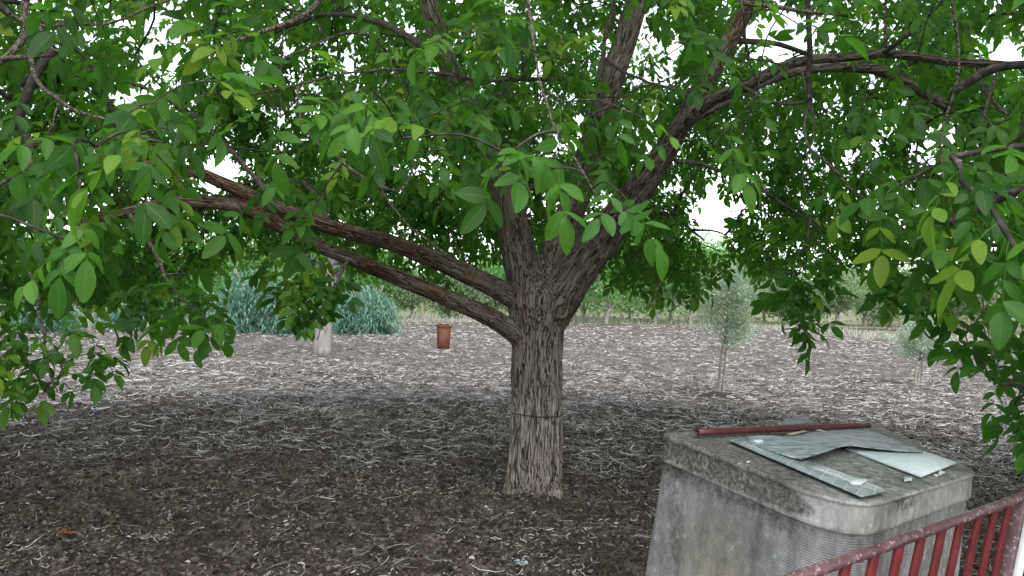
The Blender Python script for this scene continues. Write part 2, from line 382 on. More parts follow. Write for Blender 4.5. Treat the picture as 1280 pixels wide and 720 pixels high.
tn_ = np.where((SK[bi] == 0)[:, None], np.array([0, 0, 1.0]), tn_)
off = off-tn_*(off*tn_).sum(1)[:, None]
bc = off*25 + tn_*(sl*1.7)[:, None]
bc = bc + 1.3*(fbm(V*[3, 3, 2.5]*1.5, 2)-.5)[:, None]*np.array([1, -1, .3])
v1 = fbm(bc*1.0, 2); ridge = 1-np.abs(v1-.5)*2*3.2
ridge = 1-np.clip(ridge, 0, 1)                      # plates high, furrows low
ridge = np.clip(ridge*1.25, 0, 1)*.75+.25*fbm(bc*3.1+8, 3)
amp = np.clip(rad/.2, .12, 1)*.016
aa = np.arctan2(V[:, 1]-tr0[1], V[:, 0]-tr0[0]); flare = .035*np.clip(np.sin(aa*5+1)+.3*np.sin(aa*9), -.3, 1.2)*sstep(.42, .0, V[:, 2])*(SK[bi] == 0)
V2 = V + N*(flare+(ridge-.6)*amp)[:, None] + N*((fbm(V*4, 3)-.5)*np.clip(rad*.28, 0, .035))[:, None]
is_trunk = SK[bi] == 0
lichen = np.where(is_trunk, sstep(.9, 1.5, V[:, 2])*.35*sstep(TD+.1, TD-.1, V[:, 1]+0*V[:, 0])*sstep(.2, .05, V[:, 0]), .85*sstep(.25, .9, sl)+.0)
lichen = lichen*(.6+.9*fbm(V*1.7+4, 3))
lichen = np.where(np.isin(SK[bi], [1, 2, 6]) | is_trunk, lichen, lichen*.35)
dark = np.clip(np.where(is_trunk, .12+sstep(.1, 1.6, V[:, 2])*.5, .75)*(.5+fbm(V*2.2+7, 2)), 0, 1)  # limbs darker brown; on the trunk, the lit paler foot is put into colour
tree = empty('walnut_tree', (tr0[0], tr0[1], 0), 'large walnut tree with thick furrowed trunk and spreading leafy limbs in the middle', 'tree')
# split the continuous bark surface into trunk and limbs (shared borders stay closed)
if FQ is not None:
    fk = SK[bi][FQ[:, 0]]; fs_ = sl[FQ[:, 0]]
    fk = np.where((fs_ < .42) & np.isin(fk, [keys.index(q_) for q_ in ('left_upper', 'left_lower', 'centre_left', 'centre', 'right', 'back')]), 0, fk)
    for ki, k in enumerate(keys):
        sel = FQ[fk == ki]
        if not len(sel): continue
        uq, inv = np.unique(sel, return_inverse=True)
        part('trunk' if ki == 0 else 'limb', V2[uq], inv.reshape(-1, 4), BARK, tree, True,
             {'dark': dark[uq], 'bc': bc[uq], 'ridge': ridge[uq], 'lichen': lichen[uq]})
# the wire tied round the trunk
a = np.linspace(0, 2*math.pi, 49)
wc = at(671, 516, TD)
wire = np.stack([wc[0]+.207*np.cos(a), wc[1]+.207*np.sin(a), wc[2]+.006*np.sin(a*2)], -1)
m = Mat('dark_wire', .5, .5); m.b.inputs['Base Color'].default_value = (.012, .012, .013, 1); WIRE = m.m
tag(part('wire', *tube(wire, .0045, 6, False), WIRE), 'thin dark wire tied round the walnut trunk at mid height', 'wire')

# ------------------------------------------------------------------ secondary branches
SEC = [
 [(706, 100, 5.6, 7), (650, 98, 5.2, 8), (600, 103, 5.0, 8), (590, 98, 4.9, 8), (505, 88, 4.6, 6), (430, 92, 4.3, 5), (373, 107, 4.2, 6), (300, 118, 4.0, 6), (235, 118, 3.9, 3)],
 [(500, 86, 4.6, 6), (478, 58, 4.5, 5), (455, 42, 4.4, 5), (420, 44, 4.3, 4), (390, 58, 4.2, 4), (352, 76, 4.1, 3)],
 [(655, 96, 5.2, 5), (652, 62, 5.2, 4), (660, 45, 5.2, 3), (668, 10, 5.2, 2)],
 [(752, 95, 6.3, 12), (748, 150, 6.2, 12), (752, 80, 6.2, 11), (758, 40, 6.2, 9), (768, 5, 6.2, 8), (775, -60, 6.2, 6)],
 [(760, 75, 6.2, 8), (785, 92, 5.9, 7), (810, 103, 5.6, 6), (845, 112, 5.4, 5), (875, 108, 5.2, 5), (900, 90, 5.1, 3)],
 [(928, 108, 5.0, 8), (960, 125, 4.7, 7), (990, 130, 4.5, 7), (1012, 124, 4.4, 6), (1022, 115, 4.3, 3)],
 [(1015, 124, 4.4, 6), (1006, 150, 4.4, 5), (1010, 180, 4.3, 5), (1035, 205, 4.2, 5), (1060, 230, 4.1, 4), (1090, 260, 4.0, 3), (1110, 300, 4.0, 2)],
 [(1105, 66, 4.4, 8), (1130, 45, 4.2, 7), (1158, 22, 4.1, 5), (1185, -5, 4.0, 4), (1210, -60, 3.9, 3)],
 [(1108, 60, 4.4, 5), (1106, 25, 4.4, 4), (1108, -20, 4.4, 3)],
 [(1222, 82, 4.1, 8), (1228, 105, 4.0, 7), (1245, 130, 3.9, 6), (1285, 158, 3.8, 5), (1330, 180, 3.8, 3)],
 [(845, 200, 5.5, 10), (880, 206, 5.6, 8), (920, 222, 5.7, 7), (960, 242, 5.8, 6), (1000, 270, 5.9, 4), (1040, 300, 6.0, 2)],
 [(-40, 95, 2.6, 14), (5, 75, 2.6, 10), (30, 70, 2.55, 7), (66, 67, 2.5, 5)],
 [(45, -60, 2.6, 14), (34, -5, 2.6, 12), (26, 45, 2.6, 11), (0, 80, 2.6, 10), (-50, 100, 2.7, 8)],
 [(34, 62, 2.55, 8), (50, 102, 2.45, 7), (80, 126, 2.35, 6), (110, 142, 2.3, 5), (150, 157, 2.25, 4), (185, 165, 2.2, 4), (208, 157, 2.2, 2)],
 [(80, 126, 2.35, 4), (74, 145, 2.35, 3), (70, 164, 2.35, 2)],
 [(0, 5, 3.0, 6), (20, 20, 3.0, 6), (50, 32, 3.0, 5), (90, 30, 3.1, 5), (140, 28, 3.2, 4), (185, 12, 3.3, 4), (240, -10, 3.4, 3)],
 [(50, 32, 3.0, 4), (60, 58, 3.0, 4), (85, 62, 3.0, 3), (92, 30, 3.0, 3)],
 [(370, 110, 4.2, 4), (378, 152, 4.0, 4), (400, 180, 3.8, 4), (430, 202, 3.6, 5), (468, 230, 3.5, 5), (495, 240, 3.4, 4), (512, 222, 3.4, 3), (520, 190, 3.4, 2)],
 [(470, 232, 3.5, 4), (500, 270, 3.5, 3), (535, 300, 3.5, 3), (560, 318, 3.5, 2)],
 [(20, 268, 4.4, 8), (30, 310, 4.2, 6), (44, 360, 4.1, 6), (52, 410, 4.05, 5), (58, 455, 4.0, 4), (72, 490, 4.0, 2)],
 [(160, 265, 4.6, 8), (190, 310, 4.4, 6), (210, 350, 4.3, 5), (240, 385, 4.2, 4), (275, 415, 4.2, 2)],
 [(440, 322, 5.4, 8), (425, 345, 5.2, 6), (412, 372, 5.1, 5), (405, 395, 5.1, 3), (398, 425, 5.0, 2)],
 [(1000, 88, 5.7, 5), (1018, 160, 5.4, 3.6), (1004, 215, 5.2, 3), (1012, 280, 5.0, 2.4), (988, 350, 4.9, 2), (1000, 420, 4.9, 1.4)],
 [(1165, 122, 5.8, 5), (1145, 190, 5.2, 4), (1152, 280, 4.8, 3), (1150, 350, 4.6, 4), (1160, 410, 4.5, 2)],
 [(1250, 80, 4.0, 6), (1228, 160, 3.7, 4.5), (1240, 240, 3.4, 4), (1218, 320, 3.2, 3), (1236, 400, 3.1, 2.4), (1250, 480, 3.1, 2)],
 [(640, -1200, 2.0, 20), (620, -300, 2.2, 12), (650, -60, 2.3, 6), (672, 80, 2.25, 4), (690, 150, 2.15, 3.4), (722, 205, 2.1, 3), (745, 240, 2.0, 2)],
 [(640, -1200, 2.0, 20), (1000, -350, 2.3, 14), (1150, -120, 2.6, 7), (1200, 60, 2.7, 4), (1176, 180, 2.7, 3), (1192, 280, 2.65, 2)],
 [(600, -500, 2.8, 24), (350, -200, 2.8, 14), (220, -80, 2.7, 12), (110, -30, 2.65, 10), (45, -20, 2.6, 12)],
 [(765, -60, 6.4, 12), (700, -120, 7.6, 10), (640, -140, 9, 8), (560, -130, 10, 4)],
 [(705, 280, 7.0, 14), (780, 260, 8.0, 10), (840, 270, 9.0, 8), (880, 300, 9.5, 4)],
 [(700, 240, 7.6, 14), (620, 230, 8.4, 10), (540, 240, 9.2, 8), (470, 270, 9.6, 5)],
 [(912, 50, 7.2, 14), (990, 60, 7.8, 10), (1080, 110, 8.4, 8), (1160, 190, 8.8, 5)],
 [(560, 80, 5.8, 16), (480, 30, 6.4, 12), (400, 20, 7, 9), (310, 60, 7.6, 6), (230, 130, 8, 4)],
 [(350, 262, 5.1, 12), (300, 200, 5.6, 10), (220, 130, 6, 8), (120, 90, 6.4, 6), (20, 80, 6.6, 4)],
 [(420, 290, 5.35, 10), (380, 230, 6.2, 8), (330, 230, 7.2, 7), (250, 260, 8, 5)],
 [(580, -380, 3.6, 20), (480, -160, 3.3, 12), (400, 0, 3.1, 9), (330, 40, 3.0, 7), (270, 60, 2.9, 4)],
 [(580, -380, 3.6, 20), (760, -160, 3.5, 12), (880, -20, 3.5, 9), (980, 10, 3.5, 7), (1060, 20, 3.5, 4)],
]
nodes = [p[::2] for k, (p, r) in skel.items() if k != 'trunk']; 
nodes = [p[4:] if len(p) > 8 else p for p in nodes]
for pts in SEC:
    P_, R_ = sk(pts); R_ = np.minimum(R_, .05)*(.8 if pts[0][0] < 300 or pts[0][2] < 5 else .62)
    PP = catmull(P_, 5); L_ = np.arange(len(PP))
    PP = PP + .012*(np.stack([vnoise(np.stack([PP[:, 0]*9, PP[:, 1]*9, PP[:, 2]*9+i*7], -1)) for i in range(3)], -1)-.5)*2
    RR = np.interp(L_, np.arange(len(R_))*5, R_)*(1+.16*(vnoise(PP*9)-.5))
    Vt, Ft = tube(PP, RR, 8)
    bcx = Vt*30
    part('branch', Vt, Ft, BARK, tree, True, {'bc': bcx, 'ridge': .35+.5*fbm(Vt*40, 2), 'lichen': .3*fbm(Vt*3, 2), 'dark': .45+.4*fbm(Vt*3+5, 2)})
    nodes.append(PP[3::2])
NODE = np.concatenate(nodes)

# ------------------------------------------------------------------ leaf shapes
def leaflet(L, W, stations, droop, fold, wav, rs):
    u = np.array(stations); n = len(u)
    wd = W*np.sin(math.pi*np.clip(u, 0, 1)**rs.uniform(.82, 1.05))**.7
    mid = np.stack([u*L, 0*u, -droop*u**2*L], -1)
    s1 = rs.uniform(-wav, wav, n); s2 = rs.uniform(-wav, wav, n)
    Lf = mid+np.stack([0*u, wd, fold*wd+s1*L], -1); Rt = mid+np.stack([0*u, -wd, fold*wd+s2*L], -1)
    Vv = [mid[0]]; uvs = [(0, 0)]; T = []
    for i in range(1, n-1):
        Vv += [Lf[i], mid[i], Rt[i]]; uvs += [(u[i], 1), (u[i], 0), (u[i], -1)]
    Vv.append(mid[-1]); uvs.append((1, 0)); tip = len(Vv)-1
    T += [(0, 2, 1), (0, 3, 2)]
    for i in range(n-3):
        a = 1+3*i; T += [(a, a+1, a+4), (a, a+4, a+3), (a+1, a+2, a+5), (a+1, a+5, a+4)]
    a = 1+3*(n-3); T += [(a, a+1, tip), (a+1, a+2, tip)]
    return np.array(Vv), np.array(T), np.array(uvs, float)
def compound(rs, hi, npairs=None, scale=1.0):
    st = [0, .1, .25, .42, .6, .78, .92, 1] if hi else [0, .28, .68, 1]
    npairs = npairs or rs.choice([2, 2, 3, 3]); Lr = (.09+.058*npairs)*scale
    Vs, Ts, Us, n0 = [], [], [], 0
    curve = rs.uniform(.15, .5)
    def rach(t): return np.array([t*Lr, rs.uniform(-.002, .002), -curve*Lr*t*t])
    def add(base, yaw, pitch, roll, L, W):
        nonlocal n0
        v, t, u_ = leaflet(L, W, st, rs.uniform(.0, .5), rs.uniform(.0, .55), rs.uniform(.008, .03) if hi else .025, rs)
        M_ = np.array((Matrix.Rotation(yaw, 3, 'Z')@Matrix.Rotation(pitch, 3, 'Y')@Matrix.Rotation(roll, 3, 'X')))
        Vs.append(v@M_.T+base); Ts.append(t+n0); Us.append(u_); n0 += len(v)
    for i in range(npairs):
        t = .42+.5*(i/max(1, npairs-1) if npairs > 1 else 0)
        t = min(t, .9)
        for sgn in (1, -1):
            L = rs.uniform(.082, .118)*(.78+.3*(i+1)/npairs)*scale
            add(rach(t+rs.uniform(-.02, .02)), sgn*rs.uniform(.75, 1.25), rs.uniform(.1, .75), rs.uniform(-.5, .5), L, L*rs.uniform(.21, .28))
    L = rs.uniform(.12, .16)*scale
    add(rach(1.0), rs.uniform(-.25, .25), rs.uniform(.25, .9), rs.uniform(-.4, .4), L, L*rs.uniform(.22, .28))
    # petiole and rachis
    pth = np.array([rach(t) for t in np.linspace(0, 1, 5)]); v, f = tube(pth, np.linspace(.0019, .0011, 5)*scale, 3, False)
    q = f[0]; t = np.vstack([q[:, [0, 1, 2]], q[:, [0, 2, 3]]])
    Vs.append(v); Ts.append(t+n0); Us.append(np.tile([.5, .02], (len(v), 1)))
    return np.concatenate(Vs), np.concatenate(Ts), np.concatenate(Us)
NV = 14
seeds = [np.random.RandomState(100+i) for i in range(NV)]; LO = [compound(s, False) for s in seeds]
seeds = [np.random.RandomState(100+i) for i in range(NV)]; HI = [compound(s, True) for s in seeds]
HI_ME = [mesh_data('leaf', v, t, LEAF, True, {'tint': np.zeros(len(v))}, u) for v, t, u in HI]

# ------------------------------------------------------------------ crown: shoots spread through the crown volume
CX, CY = tr0[0]+.1, tr0[1]
BX = np.array([-400, 0, 60, 110, 150, 200, 260, 300, 330, 380, 405, 430, 470, 500, 560, 640, 720, 750, 790, 830, 880, 905, 950, 985, 1015, 1045, 1080, 1130, 1170, 1210, 1250, 1290, 1700])
BY2 = np.array([430, 460, 492, 470, 450, 425, 425, 350, 335, 385, 415, 400, 352, 340, 335, 335, 340, 348, 385, 385, 382, 345, 375, 425, 415, 350, 345, 380, 402, 448, 515, 545, 520.])
SX = np.array([-400, 0, 140, 200, 250, 300, 360, 430, 480, 560, 640, 720, 760, 830, 880, 905, 950, 1050, 1100, 1150, 1200, 1290, 1700])
SY = np.array([390, 372, 366, 360, 335, 312, 318, 338, 334, 330, 326, 320, 340, 345, 330, 290, 345, 325, 312, 318, 335, 385, 400.])
GAPS = [(275, 205, 34, 14, .9), (888, 262, 30, 34, .9), (840, 235, 16, 12, .7), (965, 38, 36, 26, .75), (195, 90, 36, 24, .6), (640, 178, 0, 0, 0), (985, 10, 30, 14, .6), (1150, 255, 16, 10, .5), (205, 20, 28, 22, .55), (160, 110, 22, 14, .6), (1250, 55, 24, 30, .6), (1175, 155, 14, 12, .6), (700, 165, 22, 12, .6), (540, 60, 12, 14, .5), (35, 285, 22, 14, .6), (1105, 250, 12, 10, .5)]
NS = 150000
p = np.stack([rng.uniform(-6.6, 6.9, NS)+CX, rng.uniform(-5.6, 5.6, NS)+CY, rng.uniform(.7, 6.6, NS)], -1)
rho = np.sqrt(((p[:, 0]-CX)/6.5)**2+((p[:, 1]-CY)/5.4)**2+((p[:, 2]-1.7)/4.7)**2)
low = p[:, 2] < 1.7
rho = np.where(low, np.sqrt(((p[:, 0]-CX)/6.5)**2+((p[:, 1]-CY)/5.4)**2+((p[:, 2]-1.7)/2.5)**2), rho)
rr = np.hypot(p[:, 0]-CX, p[:, 1]-CY)
dens = (.16+.84*sstep(.45, .9, rho))*(rho < 1)
dens *= sstep(.40, .60, fbm(p*1.15+31, 2))*.72+.28
zlow = 2.15-.9*sstep(2.5, 5.5, rr)
dens *= p[:, 2] > zlow
x_, y_, d_ = project(p)
inf = (d_ > .3) & (x_ > -60) & (x_ < 1340) & (y_ < 760)
blow = np.interp(x_, SX, SY) - .06*F/np.maximum(d_, .5) + rng.normal(0, 6, NS)
dens = np.where(inf & (y_ > blow), 0, dens)
# shadier, emptier inside: keep the fork and the big limbs in view from the front
front = inf & (d_ < 6.6)
dens = np.where(front & (x_ > 600) & (x_ < 830) & (y_ > 225), 0, dens)
dens = np.where(front & (x_ > 400) & (x_ < 660) & (y_ > 255) , 0, dens)
dens = np.where(front & (x_ > 600) & (x_ < 860) & (y_ > 120), dens*.35, dens)
dens = np.where((d_ > -1) & (np.linalg.norm(p-EYE, axis=1) < 1.9), 0, dens)
dens = np.where(inf & (d_ < 2.8), dens*.25, dens)
dens = np.where(inf & (d_ < 3.6) & (d_ >= 2.8), dens*.6, dens)
for gx_, gy_, a_, b_, s_ in GAPS:
    if a_: 
        e_ = ((x_-gx_)/(a_+8))**2+((y_-gy_)/(b_+8))**2
        dens = np.where(inf & (e_ < 1), dens*(1-s_*1.05).clip(0) if hasattr(s_, 'clip') else dens*max(0, 1-s_*1.05), dens)
# what lies above the frame only shades: thinner
dens = np.where(d_ < .3, dens*.45, np.where(y_ < -60, dens*.5, np.where(y_ < 60, dens*.8, dens)))
keepm = rng.random(NS) < dens*.33
S = p[keepm]
TIPS = [(80, 478, 4.2), (55, 500, 4.1), (20, 470, 4.0), (128, 450, 4.4), (35, 420, 4.3), (70, 430, 4.0), (275, 405, 4.2), (240, 380, 4.3), (200, 400, 4.5), (170, 385, 4.6), (225, 350, 4.6), (255, 400, 4.1),
        (398, 405, 5.0), (385, 375, 5.0), (420, 370, 5.2), (375, 395, 5.1), (440, 350, 5.4), (480, 355, 5.8), (360, 350, 5.0), (405, 340, 5.0), (1000, 405, 4.9), (985, 380, 4.9), (965, 350, 5.1), (1010, 370, 5.0), (1005, 340, 5.1),
        (1180, 410, 4.0), (1165, 370, 4.2), (1210, 440, 3.6), (1235, 480, 3.4), (1265, 520, 3.2), (1285, 470, 3.2), (1250, 420, 3.2), (1130, 365, 4.6), (1110, 350, 4.8), (1150, 340, 4.6), (1100, 330, 4.8), (1275, 540, 3.15), (1290, 500, 3.1),
        (800, 362, 8.2), (825, 372, 8.0), (775, 355, 8.4), (868, 365, 7.6), (885, 350, 7.8), (850, 350, 8), (738, 335, 8.4), (815, 340, 8.4), (790, 330, 8.6), (905, 325, 8), (550, 375, 7.5), (556, 358, 7.4), (760, 320, 8.8), (840, 315, 9)]
TIPS += [(x+dx, y+dy, d+.1) for x, y, d in TIPS if y > 330 for dx, dy in ((rng.uniform(-22, 22), -rng.uniform(12, 30)),)]
S = np.vstack([S, [at(x, y-10, d) for x, y, d in TIPS]])
TIPS2 = [(590, 105, 5.0), (565, 150, 4.8), (615, 55, 5.0), (575, 190, 4.9), (600, 150, 5.1), (545, 110, 4.9), (740, 160, 5.4), (760, 200, 5.2), (700, 130, 5.4), (722, 95, 5.4), (735, 225, 5.2), (780, 130, 5.5), (660, 190, 4.8), (690, 60, 5.2), (640, 130, 5.0), (750, 130, 5.6), (860, 60, 5.8), (500, 180, 5.2), (470, 130, 5.0)]
TIPS2 += [(x+rng.uniform(-18, 18), y+rng.uniform(-16, 16), d+rng.uniform(-.5, .5)) for x, y, d in TIPS2 for _ in range(2)]
S = np.vstack([S, [at(x, y-8, d) for x, y, d in TIPS2]])
NEAR = [(90, 195, 2.1), (120, 205, 2.2), (175, 190, 2.1), (205, 200, 1.75), (150, 175, 2.3), (60, 190, 2.3), (190, 150, 2.3), (635, 215, 2.1), (690, 232, 2.0), (775, 262, 1.9), (705, 150, 2.3),
        (1100, 290, 2.8), (1150, 300, 2.6), (1190, 300, 2.5), (1130, 250, 2.8), (1180, 230, 2.8), (1230, 260, 2.7), (1220, 320, 2.6), (1260, 300, 2.6), (1060, 240, 3),
        (440, 120, 2.6), (420, 150, 2.7), (350, 170, 3), (300, 60, 2.8), (255, 70, 2.8), (130, 60, 2.8), (100, 20, 2.6), (450, 30, 3), (930, 40, 3.2), (1010, 60, 3.2), (240, 175, 3), (1240, 180, 3), (1085, 200, 3.2), (560, 60, 3.2), (620, 40, 3.4),
        (40, 230, 3), (90, 250, 3.1), (20, 180, 3), (300, 290, 3.4), (390, 290, 3.6), (350, 250, 3.4), (140, 300, 3.4), (30, 280, 3.2), (850, 40, 3.6), (780, 20, 3.6), (500, 140, 3.2)]
S = np.vstack([S, [at(x, y-22, d) for x, y, d in NEAR]])
# connect every shoot to the nearest node of the growing branch system
dn = np.array([np.min(((NODE-s)**2).sum(1)) for s in S]); order = np.argsort(dn); S = S[order]
cap = len(NODE)+len(S)*4; G = np.zeros((cap, 3)); G[:len(NODE)] = NODE; ng = len(NODE)
parent_of = np.full(cap, -1); load = np.zeros(cap); twigs = []
trunk_xy = np.array([CX, CY])
for s in S:
    dd = ((G[:ng]-s)**2).sum(1); inward = ((G[:ng, :2]-trunk_xy)**2).sum(1) > ((s[:2]-trunk_xy)**2).sum()
    dd = dd*np.where(inward, 1.7, 1)*np.where(G[:ng, 2] < s[2]-.9, 1.4, 1)
    j = int(np.argmin(dd)); a = G[j]; ln = math.sqrt(((a-s)**2).sum())
    md_ = (a+s)/2+np.array([0, 0, .10*ln])+rng.normal(0, .05, 3)*ln
    pts = catmull([a, md_, s], 3)
    ids = []
    pr = j
    for q_ in pts[2::2][:3]:
        G[ng] = q_; parent_of[ng] = pr; pr = ng; ids.append(ng); ng += 1
    twigs.append((j, pts, ids))
for j, pts, ids in twigs:
    k = ids[-1]
    while k >= 0:
        load[k] += 1; k = parent_of[k]
tw = []
for j, pts, ids in twigs:
    r1 = .0017*math.sqrt(load[ids[-1]])+.0008; r0 = min(.0017*math.sqrt(load[ids[0]])+.0012, .02)
    tw.append(tube(pts, np.linspace(r0, r1, len(pts)), 4 if r0 < .006 else 6, False))
o = part('twig', *merge(tw), TWIG, tree, True); tag(o, kind='stuff')
# leaves on the end of every shoot
rec = []
for (j, pts, ids), s in zip(twigs, S):
    ax = pts[-1]-pts[-3]; ln = np.linalg.norm(ax); ax /= ln+1e-9
    out = np.array([s[0]-CX, s[1]-CY, 0]); out /= np.linalg.norm(out)+1e-6
    rc = np.hypot(s[0]-CX, s[1]-CY)
    g = ax*.7+out*.5+np.array([0, 0, -.15-.35*sstep(3, 5.5, rc)]); g /= np.linalg.norm(g)
    n = rng.integers(4, 7); ph = rng.uniform(0, 6.28)
    side = np.cross(g, [0, 0, 1.0]); side /= np.linalg.norm(side)+1e-6; upv = np.cross(side, g)
    for i in range(n):
        tt = i/(n-1); base = pts[-1]-ax*min(.26, ln*.9)*(1-tt)
        an = ph+i*2.4; spread = 1.15-.75*tt
        d = g*math.cos(spread)+math.sin(spread)*(side*math.cos(an)+upv*math.sin(an)*.7)
        d += rng.normal(0, .15, 3); d[2] -= .18; d /= np.linalg.norm(d)
        up = np.array([rng.normal(0, .38), rng.normal(0, .38), 1.0]); y = np.cross(up, d); y /= np.linalg.norm(y)+1e-9; z = np.cross(d, y)
        rec.append((base, d, y, z, rng.uniform(.58, .98)*(1-.24*sstep(3.2, 2.2, project(base)[2])), rng.integers(NV), rng.random()))
B = np.array([r[0] for r in rec]); DX = np.array([r[1] for r in rec]); DY = np.array([r[2] for r in rec]); DZ = np.array([r[3] for r in rec])
SC = np.array([r[4] for r in rec]); VI = np.array([r[5] for r in rec]); TI = np.array([r[6] for r in rec])
C_ = B+DX*SC[:, None]*.18
x_, y_, d_ = project(C_)
mid_ = np.abs(x_-700) < 145
# leaves that would hide the fork, the clear limbs or stand in front of the lens are not there
bad = (d_ > 0) & (np.linalg.norm(C_-EYE, axis=1) < 1.35)
bad |= (d_ < 6.2) & (d_ > 0) & (x_ > 590) & (x_ < 850) & (y_ > 335)
bad |= (d_ < 6.2) & (d_ > 0) & (x_ > 440) & (x_ < 650) & (y_ > 292) & (y_ < 460)
bad |= (d_ > 0) & (x_ > -30) & (x_ < 1310) & (y_ > np.interp(x_, BX, BY2)+22)
for gx_, gy_, a_, b_, s_ in GAPS:
    if a_: bad |= (d_ > 0) & ((((x_-gx_)/a_)**2+((y_-gy_)/b_)**2) < 1) & (TI < s_)
def near_path(pts, lo, hi, p_, pad=.05):
    global bad
    q_ = np.array(pts, float); 
    for a_, b_ in zip(q_[:-1], q_[1:]):
        v_ = b_[:2]-a_[:2]; t = np.clip(((x_-a_[0])*v_[0]+(y_-a_[1])*v_[1])/(v_@v_), 0, 1)
        dist = np.hypot(x_-a_[0]-t*v_[0], y_-a_[1]-t*v_[1]); D_ = a_[2]+t*(b_[2]-a_[2]); w_ = a_[3]+t*(b_[3]-a_[3]); X_ = a_[0]+t*v_[0]
        bad |= (d_ > 0) & (d_ < D_+.15) & (dist < w_*.5+pad*F/np.maximum(d_, .5)) & (X_ > lo) & (X_ < hi) & (np.modf(TI*7.31)[0] < p_)
near_path(MAIN['right'], 790, 1300, .93, .07); near_path(MAIN['centre'][5:], 760, 830, .9, .05); near_path(MAIN['centre_left'], 525, 545, .6); near_path(MAIN['centre_left'][2:4], 625, 660, .8)
near_path(MAIN['left_upper'], 195, 300, .85); near_path(MAIN['left_upper'], 395, 660, 1, .09); near_path(MAIN['left_lower'], 140, 290, .7); near_path(MAIN['left_lower'], 420, 660, 1, .09)
near_path(MAIN['back_right'], 895, 940, .9); near_path(MAIN['behind_right'], 1050, 1175, .8)
for k_, p_ in ((0, .8), (1, .7), (2, .5), (3, .85), (4, .8), (5, .85), (6, .85), (7, .8), (9, .7), (10, .7), (11, .8), (12, .8), (13, .85), (14, .7), (15, .7), (17, .8), (18, .6)):
    near_path(SEC[k_], -50, 1320, p_, .045)
bad |= np.hypot(C_[:, 0]-tr0[0], C_[:, 1]-tr0[1]) < .35
ok = ~bad
score = np.where(ok & (d_ > .5) & (x_ > 0) & (x_ < 1280) & (y_ > 0) & (y_ < 720), d_/SC, 1e9)
hero = np.argsort(score)[:300]; hero = hero[score[hero] < 1e8]; ishero = np.zeros(len(B), bool); ishero[hero] = True
for i in hero:
    o = link('leaf', HI_ME[VI[i]], tree)
    Mx = Matrix((DX[i]*SC[i], DY[i]*SC[i], DZ[i]*SC[i])).transposed().to_4x4(); Mx.translation = Vector(B[i]-np.array(tree.location)); o.matrix_local = Mx
Vs, Ts, Us, TT, n0 = [], [], [], [], 0
for v in range(NV):
    sel = np.where(ok & ~ishero & (VI == v))[0]
    lv, lt, lu = LO[v]
    A = np.stack([DX[sel], DY[sel], DZ[sel]], 1)*SC[sel][:, None, None]       # n,3(axis),3
    W_ = np.einsum('vk,nkc->nvc', lv, A)+B[sel][:, None]
    Vs.append(W_.reshape(-1, 3)); Ts.append((lt[None]+(np.arange(len(sel))*len(lv))[:, None, None]).reshape(-1, 3)+n0)
    Us.append(np.tile(lu, (len(sel), 1))); TT.append(np.repeat(TI[sel], len(lv))); n0 += len(sel)*len(lv)
o = part('foliage', np.concatenate(Vs), np.concatenate(Ts), LEAF, tree, True, {'tint': np.concatenate(TT)}, np.concatenate(Us)); tag(o, kind='stuff')
print('shoots', len(S), 'compound leaves', int(ok.sum()), 'heroes', len(hero))

# ------------------------------------------------------------------ straw, clods
def ribbons(n, xy, L, Wd, lift, rs, curl=.5, z=None, segs=4):
    th = rs.uniform(0, 2*math.pi, n); tn = np.linspace(-.5, .5, segs+1)
    bend = rs.normal(0, curl, n)
    pts = []
    ang = th[:, None]+bend[:, None]*tn[None]*2+rs.normal(0, .12, (n, segs+1))
    st = L[:, None]/segs
    dx = np.cumsum(np.cos(ang)*st, 1); dy = np.cumsum(np.sin(ang)*st, 1)
    x = xy[:, :1]+dx-dx.mean(1, keepdims=True); y = xy[:, 1:]+dy-dy.mean(1, keepdims=True)
    zz = ground_z(x, y) if z is None else z
    tilt = rs.normal(0, .12, n)[:, None]*tn[None]*L[:, None]*2
    arch = rs.uniform(0, .10, n)[:, None]*L[:, None]*(1-4*tn[None]**2)
    zz = zz+lift[:, None]+np.abs(tilt)*.5+arch*.6
    P_ = np.stack([x, y, zz], -1)
    px_, py_ = -np.sin(ang), np.cos(ang); tw_ = rs.uniform(-.9, .9, n)[:, None]
    wd = Wd[:, None]*np.sin(np.clip((tn+.56)/1.12, .08, .92)*math.pi)[None]**.5
    o_ = np.stack([px_*wd*np.cos(tw_), py_*wd*np.cos(tw_), wd*np.sin(tw_)+0*px_], -1)*.5
    A = P_+o_; Bq = P_-o_
    Vv = np.stack([A, Bq], 2).reshape(n, -1, 3); k = (segs+1)*2
    q_ = np.array([[2*i, 2*i+1, 2*i+3, 2*i+2] for i in range(segs)])
    Fq = (q_[None]+(np.arange(n)*k)[:, None, None]).reshape(-1, 4)
    return Vv.reshape(-1, 3), Fq, np.repeat(rs.random(n), k)
rs = np.random.RandomState(5)
def field_pts(n, y0, y1, rs, power=1.0):
    y = y0+(y1-y0)*rs.random(n)**power; x = (rs.random(n)*2-1)*(y*.72+.6); return np.stack([x, y], -1)
sets = []
def straw_set(n, y0, y1, L, W_, dens_fn, lift=.01, curl=.5, power=1.):
    xy = field_pts(n, y0, y1, rs, power)
    k = rs.random(n) < dens_fn(xy); xy = xy[k]; n = len(xy)
    sets.append(ribbons(n, xy, rs.uniform(*L, n)*rs.uniform(.5, 1, n), rs.uniform(*W_, n), rs.uniform(.0, lift, n)+.004, rs, curl))
patch = lambda xy: sstep(.42, .62, fbm(np.stack([xy[:, 0]*1.3, xy[:, 1]*1.3, xy[:, 0]*0], -1), 3))
